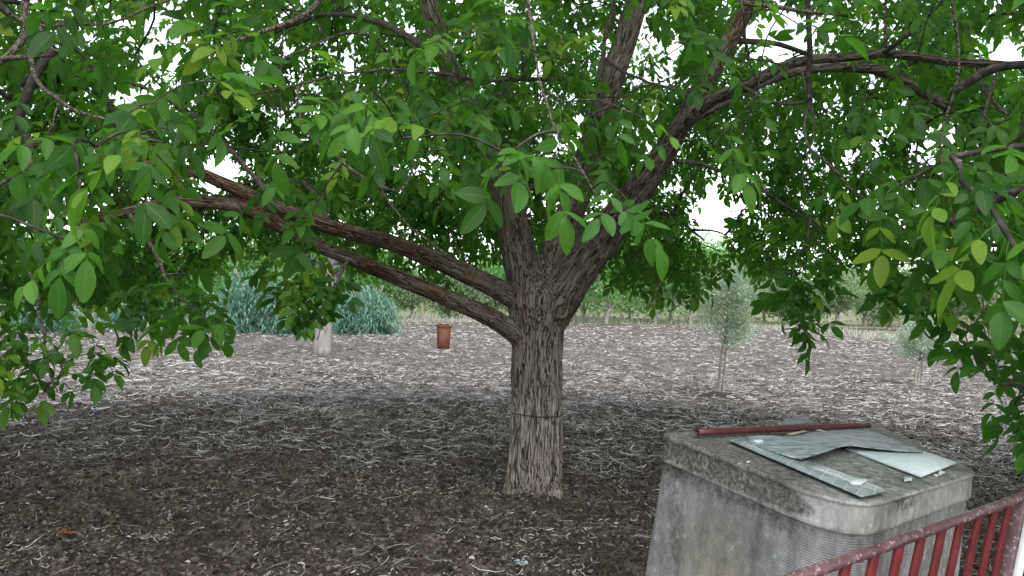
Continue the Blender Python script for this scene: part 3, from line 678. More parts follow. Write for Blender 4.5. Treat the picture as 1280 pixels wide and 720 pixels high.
grad = lambda xy: .24+.76*sstep(5.0, 11, xy[:, 1]+.7*np.maximum(xy[:, 0]-.6, 0)+1.5*(fbm(np.stack([xy[:, 0]*.5, xy[:, 1]*.5, xy[:, 0]*0+8], -1), 2)-.5))
patch2 = lambda xy: sstep(.44, .60, fbm(np.stack([xy[:, 0]*2.6, xy[:, 1]*1.9, xy[:, 0]*0+4], -1), 2))
straw_set(17000, 3.6, 9, (.06, .24), (.002, .0052), lambda q: grad(q)*(.15+.85*patch(q)), .03, .3)
straw_set(2600, 4, 11, (.03, .08), (.006, .013), lambda q: .3+.7*patch2(q), .02, .8)
sets[-1] = (sets[-1][0], sets[-1][1], sets[-1][2]*.62)
straw_set(90000, 4.0, 9.5, (.012, .07), (.003, .009), lambda q: grad(q)*(.12+.88*patch2(q)), .02, .4)
straw_set(85000, 7, 17, (.05, .30), (.005, .014), lambda q: grad(q)*(.25+.75*patch2(q)), .035, .7, .8)
for _ in range(70):
    c0 = field_pts(1, 4.4, 12, rs)[0]; k_ = rs.randint(10, 26); xy = c0+rs.normal(0, .07, (k_, 2))
    sets.append(ribbons(k_, xy, rs.uniform(.08, .26, k_), rs.uniform(.002, .005, k_), rs.uniform(.0, .05, k_), rs, .35))
straw_set(62000, 12, 30, (.06, .26), (.008, .022), lambda q: .12+.88*patch2(q*.8), .07, .9, .8)
straw_set(52000, 26, 48, (.10, .34), (.014, .035), lambda q: .12+.88*patch2(q*.6), .09, .9, .8)
Vs = np.concatenate([s[0] for s in sets]); n0 = 0; Fs = []
for s in sets: Fs.append(s[1]+n0); n0 += len(s[0])
o = part('straw', Vs, np.concatenate(Fs), STRAW, None, True, {'tint': np.concatenate([s[2] for s in sets])}); tag(o, kind='stuff')
# clods of tilled soil 
bm = bmesh.new(); bmesh.ops.create_icosphere(bm, subdivisions=1, radius=1); iv = np.array([v.co[:] for v in bm.verts]); it = np.array([[v.index for v in f.verts] for f in bm.faces]); bm.free()
n = 90000; xy = field_pts(n, 3.9, 11.5, rs, 1.0); r = .0045+.017*rs.random(n)**2.6
jit = rs.uniform(.45, 1.45, (n, 12, 1)); sq = rs.uniform(.6, 1.2, (n, 1, 3)); sq[:, :, 2] *= .75
W_ = iv[None]*jit*sq*r[:, None, None]; W_ += np.concatenate([xy, (ground_z(xy[:, 0], xy[:, 1])+r*.25)[:, None]], 1)[:, None]
o = part('soil_clods', W_.reshape(-1, 3), (it[None]+(np.arange(n)*12)[:, None, None]).reshape(-1, 3), CLOD, None, False, {'tint': np.repeat(rs.random(n), 12)}); tag(o, kind='stuff')

# ------------------------------------------------------------------ things lying on the ground
def leaf_clump(name, px, py, n, L, Wd, mat, lab, cat, height=.05, spread=.1):
    c = gp(px, py); r_ = np.random.RandomState(int(px)); V_, F_, k = [], [], 0
    for i in range(n):
        a_ = r_.uniform(0, 6.28); e = r_.uniform(.1, 1.1); d = np.array([math.cos(a_)*math.cos(e), math.sin(a_)*math.cos(e), math.sin(e)*height/.05*.5]); sd_ = np.array([-math.sin(a_), math.cos(a_), r_.uniform(-.5, .5)])
        l = L*r_.uniform(.5, 1); w_ = Wd*r_.uniform(.5, 1); o0 = c+np.array([r_.normal(0, spread*.3), r_.normal(0, spread*.3), .015])
        for t, ww in ((0, .2), (.35, 1), (.7, .8), (1, .1)):
            q_ = o0+d*l*t-np.array([0, 0, l*.5*t*t]); V_ += [q_+sd_*w_*ww*.5, q_-sd_*w_*ww*.5]
        F_ += [(k+2*j, k+2*j+1, k+2*j+3, k+2*j+2) for j in range(3)]; k += 8
    V_ = np.array(V_); V_[:, 2] = np.maximum(V_[:, 2], c[2]+.004)
    o = part(name, V_, np.array(F_), mat); tag(o, lab, cat); return o
def flat_mat(name, c, rough=.8, var=.25, scale=30):
    m = Mat(name, rough, .25); nz = m.noise(m.coord(), scale, 4)
    m.col(m.ramp(nz, [(.3, tuple(x*(1-var) for x in c)), (.7, tuple(min(1, x*(1+var)) for x in c))])); m.bump(nz, .4, .003); return m.m
RUST = flat_mat('rusty_dead_leaf', (.24, .10, .06)); WEEDM = flat_mat('weed_leaf', (.05, .15, .06)); PALED = flat_mat('pale_dry_leaf', (.42, .38, .33)); BLUEP = flat_mat('pale_blue_plastic', (.36, .45, .52), .4)
leaf_clump('dead_leaf_clump', 514, 549, 26, .09, .03, RUST, 'reddish brown clump of dead leaves left of the walnut trunk', 'dead leaves')
leaf_clump('dead_leaf_clump', 82, 672, 22, .07, .022, RUST, 'reddish brown clump of dead leaves at the lower left corner', 'dead leaves')
leaf_clump('weed', 285, 574, 16, .06, .02, WEEDM, 'small green weed sprouting from the bare dark soil', 'weed', .09)
leaf_clump('weed', 1215, 532, 14, .07, .03, WEEDM, 'small green weed among the straw behind the tank', 'weed', .09)
leaf_clump('dry_leaf_clump', 298, 594, 26, .07, .03, PALED, 'pale grey curled dry leaves just below the green weed', 'dry leaves')
leaf_clump('dry_leaf_clump', 212, 569, 12, .05, .03, PALED, 'small whitish curled dry leaf left of the green weed', 'dry leaves')
leaf_clump('dry_leaf_clump', 198, 668, 18, .06, .025, PALED, 'pale dry leaf scraps low in the left foreground soil', 'dry leaves')
leaf_clump('plastic_scrap', 651, 711, 20, .055, .035, BLUEP, 'crumpled pale blue plastic scrap at the bottom edge', 'scrap', .06, .05)
STONE = flat_mat('pale_stone', (.45, .43, .40), .8, .2, 60)
for i, (x, y, s_) in enumerate([(462, 585, .02), (543, 585, .018), (235, 702, .02), (607, 640, .016), (770, 655, .015), (590, 705, .02), (120, 700, .014), (430, 640, .014)]):
    c = gp(x, y); r_ = np.random.RandomState(i); v = iv*r_.uniform(.7, 1.2, (12, 1))*s_*np.array([1.2, 1, .7])+c+[0, 0, s_*.5]
    lab = ['pale stone lying on the soil beside the short dead twigs left of the trunk', 'pale stone just left of the walnut trunk base', 'pale stone low in the left foreground', 'small pale stone directly below left of the trunk base', 'small pale stone between trunk and tank', 'pale stone at the bottom edge left of the blue scrap', 'tiny pale stone in the lower left corner', 'tiny pale stone in the dark soil below left of the trunk'][i]
    tag(part('stone', v, it, STONE), lab, 'stone')

# ------------------------------------------------------------------ hanging box
def hanging():
    D = 5.75; c = at(554, 436, D); root = empty('hanging_box', c, 'small brown tapered box hanging by a string under the left limb', 'box')
    m = Mat('brown_box', .6, .4); nz = m.noise(m.coord(), 25, 4); m.col(m.ramp(nz, [(.3, (.24, .095, .060)), (.7, (.36, .155, .10))])); m.bump(nz, .2, .003)
    s = D/F; yaw = .32; Rz = np.array([[math.cos(yaw), -math.sin(yaw), 0], [math.sin(yaw), math.cos(yaw), 0], [0, 0, 1]])
    def ring(w_, z): return np.array([[-w_, -w_, z], [w_, -w_, z], [w_, w_, z], [-w_, w_, z]])@Rz.T+c
    w0, w1 = 6.3*s, 7.4*s; h = 27*s
    V_ = np.vstack([ring(w0, 0), ring(w1, h), ring(w1*.86, h), ring(w0*.86, .008)])
    j = np.arange(4); k = (j+1) % 4
    part('body', V_, [np.vstack([np.stack([j, k, k+4, j+4], -1), np.stack([j+4, k+4, k+8, j+8], -1), np.stack([j+8, k+8, k+12, j+12], -1)]), np.array([[3, 2, 1, 0], [12, 13, 14, 15]])], m.m, root, False)
    V_, F_ = prism(ring(w1*1.13, h+.001), ring(w1*1.13, h+.016)); part('rim', V_, F_, m.m, root, False)
    V_, F_ = prism(ring(w1*.72, h+.0135), ring(w1*.66, h+.026)); part('lid', V_, F_, m.m, root, False)
    top = at(557, 362, 5.78); part('string', *tube(catmull([c+[0, 0, h+.03], (c+top)/2+[.01, 0, 0], top], 4), .0016, 5), WIRE, root)
hanging()

# ------------------------------------------------------------------ water tank
lean = math.radians(6.0); NRM = np.array([math.sin(lean), -.03, math.cos(lean)]); NRM /= np.linalg.norm(NRM)
P0 = at(1069, 634, 2.42)
def lidpt(x, y, h=0.0):
    r_ = ray(x, y); return EYE + r_*(((P0+NRM*h-EYE)@NRM)/(r_@NRM))
corners = [lidpt(826, 541), lidpt(1069, 636), lidpt(1223, 590), lidpt(1090, 528)]
def rounded(cs, rads, k=7):
    out = []
    n = len(cs)
    for i in range(n):
        a_, b_, c_ = cs[i-1], cs[i], cs[(i+1) % n]; u1 = (a_-b_)/np.linalg.norm(a_-b_); u2 = (c_-b_)/np.linalg.norm(c_-b_)
        p1, p2 = b_+u1*rads[i], b_+u2*rads[i]
        for t in np.linspace(0, 1, k): out.append((1-t)**2*p1+2*t*(1-t)*b_+t*t*p2)
    return np.array(out)
def densify(L_, step=.03):
    out = []
    for i in range(len(L_)):
        a_, b_ = L_[i], L_[(i+1) % len(L_)]; n = max(1, int(np.linalg.norm(b_-a_)/step))
        for t in range(n): out.append(a_+(b_-a_)*t/n)
    return np.array(out)
outl = densify(rounded(corners, [.05, .26, .10, .08]))
cen = outl.mean(0)
dv = outl-cen; dl = np.linalg.norm(dv, axis=1)[:, None]; du = dv/dl
def loop(o_, h): return outl+du*o_+NRM*h
def loft(loops, closed_top=True):
    n = len(loops[0]); V_ = np.vstack(loops); j = np.arange(n); k = (j+1) % n
    F_ = [np.stack([i*n+j, i*n+n+j, i*n+n+k, i*n+k], -1) for i in range(len(loops)-1)]
    V_ = np.vstack([V_, loops[0].mean(0)]); F_ = [np.vstack(F_), np.stack([j, k, np.full(n, len(V_)-1)], -1)]
    return V_, F_
def stained(name, ribs, base_cols, stain, green=False):
    m = Mat(name, .88, .2); oc = m.n('TexCoord').outputs['Object']
    a_ = m.noise(oc, 3.2, 6, .65); b_ = m.noise(oc, 26, 6, .7); c_ = m.noise(oc, 130, 3, .6)
    c = m.ramp(m.math('ADD', m.math('MULTIPLY', a_, .55), m.math('MULTIPLY', b_, .45)), [(.32, base_cols[0]), (.5, base_cols[1]), (.68, base_cols[2])])
    st = m.n('Attribute', attribute_name='stain').outputs['Fac']
    mk = m.ramp(m.math('ADD', m.math('MULTIPLY', st, .55), m.math('MULTIPLY', m.noise(oc, 24, 9, .85), .75)), [(.55, g3(0)), (.70, g3(1))])
    c = m.mix(m.math('MULTIPLY', mk, .88), c, m.mix(m.ramp(m.noise(oc, 55, 6, .85), [(.46, g3(0)), (.60, g3(1))]), (.014, .013, .012), (.20, .185, .16)))
    oc2 = m.n('Attribute', attribute_name='ochre').outputs['Fac']
    c = m.mix(m.math('MULTIPLY', oc2, m.ramp(b_, [(.35, g3(0)), (.6, g3(.8))])), c, (.30, .26, .12))
    sk_ = m.ramp(b_, [(.60, g3(0)), (.70, g3(.6))]); c = m.mix(sk_, c, tuple(x*1.35 for x in base_cols[2]))
    drip = m.ramp(m.noise(m.coord((1, 1, .12)), 14, 5, .7), [(.5, g3(0)), (.68, g3(.55))]); c = m.mix(drip, c, tuple(x*.55 for x in base_cols[0]))
    m.col(c)
    h = m.math('ADD', m.math('MULTIPLY', b_, .6), m.math('MULTIPLY', c_, .4))
    if ribs:
        rb = m.n('Attribute', attribute_name='up').outputs['Fac']
        wv = m.math('MULTIPLY', m.math('SINE', m.math('ADD', m.math('MULTIPLY', rb, 2*math.pi/.0085), m.math('MULTIPLY', m.noise(oc, 30, 3), 2.2))), m.ramp(m.noise(oc, 150, 3, .7), [(.38, g3(.1)), (.58, g3(1))]))
        h = m.math('ADD', m.math('MULTIPLY', wv, .6), h)
        c2 = m.mix(m.ramp(wv, [(.1, g3(.2)), (.9, g3(0))]), c, (.09, .085, .08)); m.col(c2)
    m.bump(h, .7, .0035); return m.m
TANKM = stained('cement_tank', True, ((.13, .125, .12), (.27, .265, .26), (.45, .44, .44)), .5)
SKIRTM = stained('cement_lid', False, ((.19, .18, .165), (.34, .335, .315), (.56, .56, .53)), .5)
tank = empty('water_tank', [cen[0]-.1, cen[1], 0], 'weathered grey fibre cement water tank with lid, right foreground', 'tank')
tl = np.array(tank.location)
def stain_of(V_):
    # black lichen collects along the foot of the lid skirt on the long left side
    x, y, d = project(V_); h = (V_-P0)@NRM
    left = sstep(1050, 980, x)
    band = np.exp(-((h+.075-.02*left)/.045)**2)
    lowx = sstep(.2, .8, fbm(V_*4, 3))
    right = np.exp(-(((x-1130)/24)**2))*sstep(-.12, -.02, h)*.8
    topf = sstep(-.012, -.002, h)*.40
    return np.clip(left*band*(.75+.5*lowx)+right*.7*(h < -.01)+topf+.12*fbm(V_*9, 2), 0, 1)
def loopgrid(a_, b_, n_): return [a_+(b_-a_)*t for t in np.linspace(0, 1, n_)]
lid_loops = [cen+(outl-cen)*s_+NRM*(.012*(1-s_)) for s_ in (.06, .2, .35, .5, .65, .8, .9, .955)] + [loop(-.012, .001), loop(-.002, -.001), loop(.004, -.006), loop(.004, -.014), loop(-.004, -.019)] + loopgrid(loop(-.004, -.022), loop(.002, -.108), 7) + [loop(-.004, -.112), loop(-.03, -.112)]
V_, F_ = loft(lid_loops); part('lid', V_, F_, SKIRTM, tank, True, {'stain': stain_of(V_), 'ochre': np.zeros(len(V_)), 'up': V_@NRM})
bl = [loop(-.016, -.05)]
for t in np.linspace(0, 1, 26):
    lp_ = loop(-.014-.002*t, -.09); dn_ = (lp_[:, 2]+.04)/NRM[2]; bl.append(lp_-NRM*(dn_*t)[:, None]+du*(.03*t))
V_, F_ = loft(bl)
xx, yy, _d = project(V_)
och = np.exp(-(((xx-890)/34)**2+((yy-712)/52)**2))
hh = (V_-P0)@NRM
st = .35*np.exp(-((hh+.13)/.05)**2)*sstep(1040, 960, xx)+.34*fbm(V_*5, 3)+.35*np.exp(-((xx-845)/14)**2)*sstep(.3, .7, fbm(V_*6, 2))
part('body', V_, F_, TANKM, tank, True, {'stain': st, 'ochre': och, 'up': hh})

# things lying on the tank lid
def plate(name, pxs, h0, th, mat, lab, cat, tilt=None, parent=None, smooth=False):
    b_ = np.array([lidpt(x, y, h0+(tilt[i] if tilt else 0)) for i, (x, y) in enumerate(pxs)]); V_, F_ = prism(b_, b_+NRM*th)
    me_ = mesh_data(name, V_, F_, mat, smooth); fix_normals(me_); o = link(name, me_)
    bv = o.modifiers.new('b', 'BEVEL'); bv.width = min(.0012, th*.3); bv.segments = 1
    return tag(o, lab, cat)
m = Mat('wired_glass', .25, .5)
oc = m.n('TexCoord').outputs['Object']
base_c = m.ramp(m.noise(oc, 22, 5, .6), [(.35, (.16, .19, .195)), (.65, (.29, .33, .335))])
# wire lattice in the plate's own directions
A_ = lidpt(921, 547); B_ = lidpt(1090, 618); ex = (B_-A_)/np.linalg.norm(B_-A_); ey = np.cross(NRM, ex)
def lat(v, k):
    dt = m.n('VectorMath', operation='DOT_PRODUCT'); m.l(oc, dt.inputs[0]); dt.inputs[1].default_value = tuple(v)
    f_ = m.math('FRACT', m.math('MULTIPLY', dt.outputs['Value'], k)); return m.ramp(m.math('ABSOLUTE', m.math('SUBTRACT', f_, .5)), [(.43, g3(0)), (.48, g3(1))])
wl = m.math('MAXIMUM', lat(ex+ey*.9, 17), lat(ex-ey*.9, 17))
m.col(m.mix(m.math('MULTIPLY', wl, .8), base_c, (.40, .44, .445))); m.bump(wl, .4, .002); GLASSM = m.m
h0 = .013
plate('glass_strip', [(911, 551), (931, 547), (1104, 612), (1106, 616), (1077, 622)], h0, .006, GLASSM, 'narrow strip of wired glass lying along the front of the tank lid', 'glass')
m = Mat('grey_sheet', .55, .4); oc = m.n('TexCoord').outputs['Object']; nz = m.noise(m.coord((1, 3, 1), rot=(0, 0, .5)), 13, 7, .7, .6)
m.col(m.ramp(nz, [(.36, (.07, .08, .09)), (.5, (.25, .275, .29)), (.62, (.46, .49, .51))])); m.bump(nz, .7, .004); SHEETM = m.m
# crumpled grey sheet: a grid between its lower and upper edge
lowe = np.array([(937, 553), (962, 562), (996, 572), (1006, 571), (1030, 564), (1058, 556), (1090, 559), (1126, 563), (1154, 564.)]); upe = np.array([(932, 545), (955, 544), (975, 545), (992, 545), (1010, 541), (1035, 538), (1060, 537), (1080, 537), (1100, 542.)])
hl = [0, .004, .010, .016, .022, .030, .020, .012, .010]; gr = []
for t in np.linspace(0, 1, 7):
    for i in range(9):
        q_ = lowe[i]*(1-t)+upe[i]*t
        for _ in (0,):
            gr.append(lidpt(q_[0], q_[1], .021+hl[i]*(1-t)*1.0+.006*math.sin(i*1.3+t*5)*t))
gr = np.array(gr).reshape(7, 9, 3)
def catgrid(G_, k=4):
    a_ = np.stack([catmull(G_[i], k) for i in range(G_.shape[0])]); return np.stack([catmull(a_[:, j], k) for j in range(a_.shape[1])], 1)
gg = catgrid(gr); a0, a1 = gg.shape[:2]; Vt = gg.reshape(-1, 3); Vt = Vt+NRM*(.006*(fbm(Vt*16, 3)-.5))[:, None]
ii = np.arange(a0*a1).reshape(a0, a1); Qt = np.stack([ii[:-1, :-1], ii[:-1, 1:], ii[1:, 1:], ii[1:, :-1]], -1).reshape(-1, 4)
o = part('grey_sheet', Vt, Qt, SHEETM); sm = o.modifiers.new('s', 'SOLIDIFY'); sm.thickness = .006; sm.offset = -1
tag(o, 'crumpled dark grey sheet with a lifted edge across the tank lid', 'sheet')
m = Mat('pale_blue_board', .55, .4); oc = m.n('TexCoord').outputs['Object']; nz = m.noise(oc, 30, 6, .7)
c = m.ramp(nz, [(.3, (.55, .62, .64)), (.55, (.72, .78, .80)), (.75, (.78, .82, .83))]); sc_ = m.ramp(m.noise(m.coord((1, 6, 1)), 40, 3), [(.66, g3(0)), (.72, g3(.7))])
m.col(m.mix(sc_, c, (.08, .09, .09))); m.bump(nz, .3, .002); BOARDM = m.m
plate('pale_board', [(1057, 562), (1080, 558), (1154, 566), (1195, 580), (1151, 597), (1110, 582)], h0-.002, .009, BOARDM, 'pale blue rectangular board lying on the right of the tank lid', 'board')
CHIP = flat_mat('white_chip', (.60, .64, .62), .7, .15)
for px, py, sx, sy, hh_, lab in [(1071, 603, 12, 5, .020, 'white triangular chip on the near end of the glass strip'), (947, 552, 7, 2.2, .020, 'small white chip on the far end of the glass strip'),
                            (1132, 600, 9, 2.6, .008, 'pale chip lying on bare lid between glass strip and board'), (1177, 592, 6, 3, .008, 'grey white chip near the right corner of the tank lid'), (1170, 595, 4, 2.4, .008, 'smallest grey chip touching the corner of the pale board'), (936, 578, 3.5, 1.2, .004, 'tiny white flake on the front left of the tank lid')]:
    r_ = np.random.RandomState(px); an = np.sort(r_.uniform(0, 6.28, 7)); pl = [(px+math.cos(a_)*sx*r_.uniform(.7, 1.1), py+math.sin(a_)*sy*r_.uniform(.7, 1.1)) for a_ in an[::-1]]
    plate('chip', pl, hh_, .006 if sx > 5 else .003, CHIP, lab, 'chip')
# pipe
m = Mat('maroon_paint', .42, .45); oc = m.n('TexCoord').outputs['Object']; nz = m.noise(oc, 45, 6, .7); n2_ = m.noise(oc, 8, 4)
c = m.ramp(n2_, [(.3, (.055, .014, .018)), (.7, (.10, .026, .031))]); chips = m.ramp(nz, [(.67, g3(0)), (.72, g3(1))])
c = m.mix(chips, c, (.33, .22, .21)); m.col(c); m.bump(m.math('SUBTRACT', nz, m.math('MULTIPLY', chips, .3)), .35, .002); MAROON = m.m
pr = .0155
pa = lidpt(871, 540.5, pr+.012); pb = lidpt(1086, 531.5, pr+.02); ln = np.linalg.norm(pb-pa)
ax = (pb-pa)/ln; pp = np.array([pa+(pb-pa)*t for t in np.linspace(0, 1, 12)])
root = empty('pipe', pa, 'maroon metal pipe lying along the back edge of the tank lid', 'pipe')
Vt, Ft = tube(pp, pr, 18, False); inner, Fi = tube(pp, pr-.003, 18, False)
Vv, Ff = merge([(Vt, Ft), (inner, [Fi[0][:, ::-1]])]); nn = len(Vt); jj = np.arange(18); kk = (jj+1) % 18
Ff.append(np.vstack([np.stack([jj, nn+jj, nn+kk, kk], -1), np.stack([nn-18+kk, 2*nn-18+kk, 2*nn-18+jj, nn-18+jj], -1)]))
part('barrel', Vv, Ff, MAROON, root)
part('weld_seam', *tube([pp[4]-ax*.003+NRM*.0, pp[4]+ax*.003], pr+.0012, 18), MAROON, root)
plate('slate_piece', [(976, 532), (1020, 531), (1008, 525), (984, 525)], .02, .012, flat_mat('slate', (.17, .19, .20)), 'small grey slate piece sticking up behind the maroon pipe', 'slate')
plate('wood_splinter', [(984, 543), (1005, 538.5), (1009, 539.5), (992, 543.5)], .028, .004, flat_mat('splinter', (.36, .31, .24)), 'pale wood splinter just in front of the maroon pipe', 'wood splinter')
plate('wood_splinter', [(1019, 538), (1032, 540), (1040, 541.5), (1024, 537)], .040, .003, flat_mat('splinter_b', (.30, .27, .22)), 'short pale splinter right of the middle of the maroon pipe', 'wood splinter')

# ------------------------------------------------------------------ fence
RA, RB = at(1008, 718, 1.66), at(1262, 627, 2.30); RD = RB-RA
fence = empty('metal_fence', [*(RA+RD*.5)[:2], 0], 'maroon metal fence with round top rail and upright bars, lower right corner', 'fence')
m = Mat('fence_rail_paint', .38, .5); oc = m.n('TexCoord').outputs['Object']; nz = m.noise(oc, 60, 6, .75); n2_ = m.noise(oc, 10, 4)
c = m.ramp(n2_, [(.3, (.060, .024, .029)), (.7, (.13, .066, .072))]); chips = m.ramp(nz, [(.57, g3(0)), (.62, g3(.85))]); m.col(m.mix(chips, c, (.42, .36, .37))); m.bump(nz, .5, .003); RAILM = m.m
BARM = Mat('fence_bar_paint', .6, .2); nz = BARM.noise(BARM.coord(), 22, 5, .6); BARM.col(BARM.ramp(nz, [(.3, (.075, .007, .009)), (.7, (.13, .015, .018))])); BARM.bump(nz, .3, .002); BARM = BARM.m
ext = [RA+RD*t for t in np.linspace(-.75, 1.25, 50)]
ext = np.array(ext); ext[:, 2] += .0025*(fbm(ext*12, 2)-.5)*2
part('top_rail', *tube(ext, .0135*(1+.12*(vnoise(ext*40)-.5)), 14), RAILM, fence)
rd = RD/np.linalg.norm(RD)
part('rail_joint', *tube([RB-rd*.012, RB-rd*.008, RB-rd*.004, RB], [.0136, .0152, .0152, .0136], 14), RAILM, fence)
hd = np.array([RD[0], RD[1], 0]); hd /= np.linalg.norm(hd); sidev = np.cross(hd, [0, 0, 1])
dwn = np.array([-.19, 0, -1.0]); dwn -= 0
yrail = lambda t: RA+RD*t
def rail_t(px):
    ts = np.linspace(-1, 1.6, 800); xs = np.array([project(yrail(t))[0] for t in ts]); return float(np.interp(px, xs, ts))
def bar(px, wd, th, name, mat, parent, top=0.008, low=.12):
    t = rail_t(px); p0 = yrail(t)-np.array([0, 0, top]); k = (p0[2]-low); p1 = p0+dwn*k
    c4 = [hd*wd+sidev*th, -hd*wd+sidev*th, -hd*wd-sidev*th, hd*wd-sidev*th]
    V_, F_ = prism([p1+c for c in c4], [p0+c for c in c4]); me_ = mesh_data(name, V_-np.array(parent.location) if parent else V_, F_, mat, False); fix_normals(me_)
    o = link(name, me_, parent); bv = o.modifiers.new('b', 'BEVEL'); bv.width = .0015; bv.segments = 1; return o
for px in (940, 980, 1022, 1058, 1094, 1125, 1152, 1178, 1201, 1224, 1244, 1262):
    bar(px, .0185, .005, 'bar', BARM, fence)
bar(1277, .013, .014, 'post', RAILM, fence, low=0)
t0_, t1_ = -.7, 1.2; off_ = dwn*((yrail(0)[2]-.16)); part('bottom_rail', *tube([yrail(t0_)+dwn*(yrail(t0_)[2]-.16), yrail(t1_)+dwn*(yrail(t1_)[2]-.16)], .012, 10), BARM, fence)
WHITEP = flat_mat('white_paint', (.74, .75, .76), .45, .06)
wp = yrail(rail_t(1290))+np.array([0, 0, -.03]); tw_ = dwn*(wp[2])
V_, F_ = prism([wp+tw_+c for c in (hd*.012+sidev*.012, -hd*.012+sidev*.012, -hd*.012-sidev*.012, hd*.012-sidev*.012)], [wp+c for c in (hd*.012+sidev*.012, -hd*.012+sidev*.012, -hd*.012-sidev*.012, hd*.012-sidev*.012)])
me_ = mesh_data('white_post', V_, F_, WHITEP, False); fix_normals(me_); o = link('white_post', me_); tag(o, 'slim white painted post beside the maroon fence at the right edge', 'post')

# ------------------------------------------------------------------ background
def leaf_cloud(n, centres, radii, size, aspect, rs, droop=.0, up=.3):
    k = rs.randint(len(centres), size=n); d = rs.normal(0, 1, (n, 3)); d /= np.linalg.norm(d, axis=1)[:, None]
    p_ = centres[k]+d*radii[k]*(rs.random(n)**.45)[:, None]
    a_ = rs.normal(0, 1, (n, 3)); a_[:, 2] += up-droop; a_ /= np.linalg.norm(a_, axis=1)[:, None]
    b_ = np.cross(a_, rs.normal(0, 1, (n, 3))); b_ /= np.linalg.norm(b_, axis=1)[:, None]
    L = size*rs.uniform(.6, 1.3, n)[:, None]; W_ = L*aspect
    mid = p_+a_*L*.5+np.array([0, 0, -1])*L*.08
    V_ = np.stack([p_, mid+b_*W_*.5, p_+a_*L, mid-b_*W_*.5], 1).reshape(-1, 3)
    F_ = (np.arange(n)[:, None]*4+np.arange(4)[None])
    return V_, F_, np.repeat(rs.random(n), 4)
def make_tree(name, loc, h, trunk_h, trunk_r, crown_w, nclump, nleaf, lsize, fol, bark, label, cat, group=None, seed=0, aspect=.5, lean=0.0, clump=.22, limbs=5, sparse=0.45):
    r_ = np.random.RandomState(seed); root = empty(name, loc, label, cat, group); L0 = np.array(root.location)
    tips = []
    P_ = [L0+[0, 0, -.08], L0+[lean*.3, 0, trunk_h*.5], L0+[lean, 0, trunk_h]]
    it_ = [tube(catmull(P_, 5), np.linspace(trunk_r, trunk_r*.72, 11), 10)]
    cc = L0+[lean, 0, trunk_h+(h-trunk_h)*.5]; hh_ = (h-trunk_h)*.5
    cl = []
    for i in range(nclump):
        d = r_.normal(0, 1, 3); d /= np.linalg.norm(d); q_ = cc+d*np.array([crown_w*.5, crown_w*.5, hh_])*(r_.random()**sparse)*(1-clump*.5); cl.append(q_)
    cl = np.array(cl)
    for i in range(min(limbs, nclump)):
        e = cl[i]; b_ = P_[2]+np.array([0, 0, -.1*trunk_h*r_.random()]); it_.append(tube(catmull([b_, (b_+e)/2+[0, 0, -.06*h], e], 4), np.linspace(trunk_r*.5, trunk_r*.1, 9), 6))
    part('trunk', *merge(it_), bark, root)
    rad_ = r_.uniform(.6, 1.3, (nclump, 1))*np.array([1, 1, .8])*crown_w*clump
    V_, F_, t_ = leaf_cloud(nleaf, cl, rad_, lsize, aspect, r_)
    tag(part('crown', V_, F_, fol, root, False, {'tint': t_}), kind='stuff'); return root
# whitewashed tree
make_tree('fruit_tree', gp(402, 445), 5.2, 2.2, .215, 4.2, 40, 5200, .16, FARG, WHITEBARK, 'tree with whitewashed trunk standing in the field behind the left limbs', 'tree', seed=3, lean=.18)
# olive saplings
def sapling(px, py, h, wd, n, lab, seed, forked=False, stake=False, low=.3):
    root = empty('olive_sapling', gp(px, py), lab, 'sapling', None); L0 = np.array(root.location); r_ = np.random.RandomState(seed)
    it_ = []; cl = []
    top = L0+[.12, 0, h*.5]
    it_.append(tube(catmull([L0+[0, 0, -.05], L0+[.02, 0, h*.2], L0+[.05, .02, h*.38], top, L0+[.1, 0, h*.95]], 4), np.linspace(.032, .006, 17), 7))
    if forked: it_.append(tube(catmull([L0+[.06, .02, -.05], L0+[.09, .0, h*.2], L0+[.12, -.02, h*.4], L0+[.22, 0, h*.62]], 4), np.linspace(.024, .006, 13), 6))
    for i in range(26):
        a_ = r_.uniform(0, 6.28); z0 = h*(low+.55*r_.random()); s0 = L0+[.08, 0, z0]; rr_ = wd*.5*r_.uniform(.5, 1.05)*(1-.45*max(0, (z0/h-.6)/.4))
        e = s0+np.array([math.cos(a_)*rr_, math.sin(a_)*rr_, r_.uniform(.0, .32)*h]); q_ = catmull([s0, (s0+e)/2+[0, 0, .05], e], 4); it_.append(tube(q_, np.linspace(.009, .002, 9), 4)); cl += list(q_[3:])
    part('trunk', *merge(it_), PALEBARK, root)
    cl = np.array(cl); V_, F_, t_ = leaf_cloud(n, cl, np.full((len(cl), 3), wd*.15), .075, .22, r_, up=.5)
    tag(part('crown', V_, F_, OLIVE, root, False, {'tint': t_}), kind='stuff')
sapling(898, 495, 2.2, 1.25, 7600, 'taller grey green olive sapling standing to the right of the trunk', 21, True)
sapling(1143, 484, 1.2, 1.05, 5600, 'low bushy olive sapling with a forked stem at right', 22, True, low=.4)
